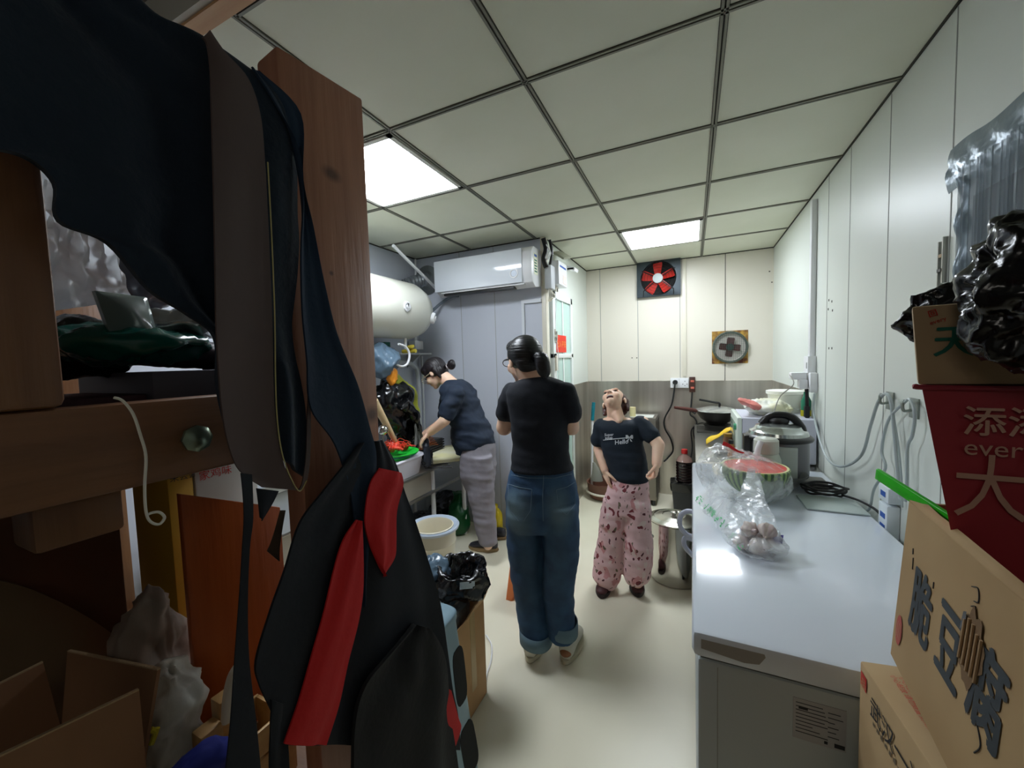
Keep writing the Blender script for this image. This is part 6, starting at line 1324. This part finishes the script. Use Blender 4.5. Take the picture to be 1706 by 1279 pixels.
for k in range(4):
    text_bm('小心轻放 请勿倒置 防潮防晒 食品专用', .011, V((.337+k*.012, .925, .9065+.0006*k)), V((.04, -1, .028)).normalized(), V((1, .04, .05)).normalized(), b, depth=-.0035 if False else .001)
text_bm('武汉一边食品有限公司', .02, V((.39, .92, .912)), V((.04, -1, .028)).normalized(), V((1, .04, .05)).normalized(), b, depth=.001)
b.build('top_print', None, t)
# the big torn box
t = thing('cardboard_box', 'big worn cardboard box with bold dark characters and a torn hole beside the freezer', 'cardboard box', ((tb0.x+tb1.x)/2, .72, .932))
FA = lambda y, z: V((.366+(.95-y)*-.10+(z-1.24)*.065, y, z))
zt_ = 1.24
b = B().mat(mat('cardboard_worn', (178, 148, 104), .8, col2=(160, 128, 86), nscale=3, bump=.12, bscale=10))
w = .006; out = []
def wall(b, p, q, r, s, n): n = V(n); b.hexa([p, q, q+n, p+n, s, r, r+n, s+n])
wall(b, FA(.95, .934), FA(.36, .934), FA(.36, zt_), FA(.95, zt_-.004), (w, 0, 0))
wall(b, FA(.95, .934), V((.70, .96, .934)), V((.70, .96, zt_)), FA(.95, zt_-.004), (0, -w, 0))
wall(b, V((.70, .36, .934)), V((.70, .95, .934)), V((.70, .95, zt_)), V((.70, .36, zt_)), (-w, 0, 0))
wall(b, FA(.36, .934), V((.70, .36, .934)), V((.70, .36, zt_)), FA(.36, zt_), (0, w, 0))
b.box((.35, .37, .933), (.695, .94, .938)); b.build('walls', None, t)
b = B().mat(MATS['cardboard_worn']); G = [[FA(.948-j*.045, zt_)+V((.012*math.sin(i*.8), 0, .006*math.sin(i/4*PI)))+V((.002*noise.noise((j, i, 0)), 0, .003*noise.noise((j*.7, i, 3)))) for j in range(13)] for i in range(5)]; b.grid(G, .003, (0, 0, -1)); b.build('folded_rim', None, t, angle=70)
M_inkc = mat('ink_slate', (52, 58, 62), .7)
b = B().mat(M_inkc)
for ch, y0, z0, sy in (('脆', .888, 1.045, .66), ('豆', .785, 1.047, .62), ('腐', .690, 1.052, .68)):
    text_bm(ch, .122, FA(y0, z0)-V((.0008, 0, 0)), V((-sy*.10, -sy, -.03)), V((.065, 0, 1)), b, depth=.0006, bold=.034)
b.build('bold_lettering', None, t)
b = B().mat(M_cardin); random.seed(9); ring = []
for k in range(26):
    a = 2*PI*k/26; rr = 1+random.uniform(-.18, .18); ring.append(FA(.690+.030*rr*math.cos(a), 1.125+.05*rr*math.sin(a))-V((.0022, 0, 0)))
b._f([b.bm.verts.new(p) for p in ring]); b.mat(mat('card_flute', (170, 140, 104), .9))
for k in range(5): y_ = .712-k*.0105; b.tube([FA(y_, 1.09+random.uniform(0, .01))-V((.0035, 0, 0)), FA(y_-.002, 1.125)-V((.0035, 0, 0)), FA(y_-.003, 1.162-random.uniform(0, .012))-V((.0035, 0, 0))], .0018, n=6)
b.mat(M_black); b._f([b.bm.verts.new(FA(y, z)-V((.004, 0, 0))) for y, z in ((.718, 1.135), (.708, 1.142), (.706, 1.166), (.714, 1.162))]); b.build('torn_hole', None, t)
b = B().mat(mat('stamp_red', (178, 84, 74), .8)); ring = [FA(.922+.014*math.cos(a), 1.0+.028*math.sin(a))-V((.0015, 0, 0)) for a in [2*PI*i/24 for i in range(24)]]; b._f([b.bm.verts.new(p) for p in ring]); b.mat(MATS['cardboard_worn'])
for k in range(3): b._f([b.bm.verts.new(FA(.929-k*.007+dy, z)-V((.0022, 0, 0))) for dy, z in ((0, .985), (-.0015, .985), (-.0035, 1.015), (-.002, 1.015))])
b.build('round_stamp', None, t)
b = B().mat(M_inkblack)
for pts in ([(.71, 1.20), (.695, 1.205), (.69, 1.19), (.70, 1.185)], [(.705, 1.175), (.695, 1.18), (.70, 1.165), (.692, 1.155), (.70, 1.148)], [(.905, 1.165), (.903, 1.155)], [(.90, 1.15), (.897, 1.13)], [(.815, 1.15), (.814, 1.14)], [(.66, 1.05), (.645, 1.03), (.655, 1.01)]): b.tube([FA(y, z)-V((.001, 0, 0)) for y, z in pts], .0008, n=4)
b.build('scribble_lettering', None, t)
# green strip
a = at(1462, 789, y=1.04); e = at(1590, 872, y=.86); d = (e-a).normalized(); u = V((0, 0, 1)); u = (u-d*u.dot(d)).normalized(); s = d.cross(u)
b = B().mat(mat('strip_green', (52, 196, 36), .3)); b.rings([[p+u*(x*.011)+s*(y*.004) for x, y in ((-1, -1), (1, -1), (1.1, 0), (1, 1), (-1, 1), (-1.1, 0))] for p in (a, a+d*.01, e)])
tag(b.build('green_tray_edge', bevel=.001), 'bright green plastic strip sticking out of the torn cardboard box', 'plastic strip')
# red tote
t = thing('red_shopping_bag', 'dark red shopping bag with pale characters standing in the torn cardboard box', 'shopping bag', (.5, .86, .945))
yb = .80; M_tote = mat('tote_red', (164, 42, 54), .55, bump=.03, bscale=30)
zt2 = 1.462
TLc = at(1537, 633, y=yb); 
def frontp(u, v): # u 0..1 left to right, v 0..1 bottom to top
    xl = .385 if v < .45 else .358+(.318-.358)*(v-.55)/.45 if v > .55 else .385-(v-.45)*.27; return V((xl+(.66-xl)*u, yb, .95+(zt2-.95)*v))
b = B().mat(M_tote); G = [[frontp(j/16, i/20)+V((0, -.006*math.sin(i/20*PI)*math.sin(j/16*PI*3), 0)) for j in range(17)] for i in range(21)]; b.grid(G, 1, (.05, .115, 0)); b.build('body', None, t, angle=50)
b = B().mat(mat('tote_rim', (150, 46, 60), .5)); b.tube([frontp(-.02, 1.0), frontp(.03, 1.0)+V((0, -.003, -.002)), frontp(.5, 1.0)+V((0, -.004, -.004)), frontp(1, 1.0)], .004, n=8); b.build('hem', None, t)
b = B().mat(M_inktan)
text_bm('添添', .046, V((.360, yb-.009, 1.395)), (1, 0, -.02), (0, 0, 1), b, depth=0, bold=.015)
text_bm('everyday', .034, V((.362, yb-.009, 1.362)), (1, 0, -.03), (0, 0, 1), b, depth=0)
text_bm('大碗', .103, V((.351, yb-.009, 1.277)), (.80, 0, -.01), (0, 0, 1), b, depth=0)
b.build('lettering', None, t)
# carton on top
t = thing('cardboard_box', 'small tan carton with green and red characters, topmost of the stack', 'cardboard box', (.5, .85, 1.465))
b = B().mat(mat('cardboard_top', (184, 158, 124), .8, col2=(174, 148, 112), nscale=5)); b.hexa([(.314, .80, 1.464), (.68, .80, 1.464), (.68, .90, 1.464), (.352, .90, 1.464), (.304, .80, 1.583), (.68, .80, 1.59), (.68, .90, 1.59), (.342, .90, 1.585)]); b.build('walls', None, t, bevel=.003)
b = text_bm('天地', .05, V((.328, .7990, 1.511)), (.95, 0, 0), (0, 0, 1), B().mat(M_inkgreen), depth=.0006, bold=.02); b.build('green_lettering', None, t)
for x in (.335, .385):
    b = B().mat(M_inkred); text_bm('回', .013, V((x-.012, .7990, 1.566)), (.8, 0, .25), (-.25, 0, .8), b, depth=.0006, bold=.02); text_bm('every', .010, V((x-.010, .7990, 1.554)), (.8, 0, .3), (-.3, 0, .8), b, depth=.0006)
    b.build('red_lettering', None, t)
b = B().mat(M_bag); c = V((.408, .725, 1.59)); b.ell(c, (.083, .06, .108), n=60); b.displace(crumple(71, .018, 14, .6)); tag(b.build('black_rubbish_bag', angle=80), 'glossy crumpled black plastic bag hanging over the topmost carton', 'plastic bag')
b = B().mat(M_bag); c = V((.43, .945, 1.585)); b.ell(c, (.092, .03, .055), Matrix.Rotation(-.35, 3, 'Y'), n=50); b.displace(crumple(72, .014, 14, .6)); tag(b.build('black_rubbish_bag', angle=80), 'glossy black plastic bag stuffed behind the topmost carton', 'plastic bag')
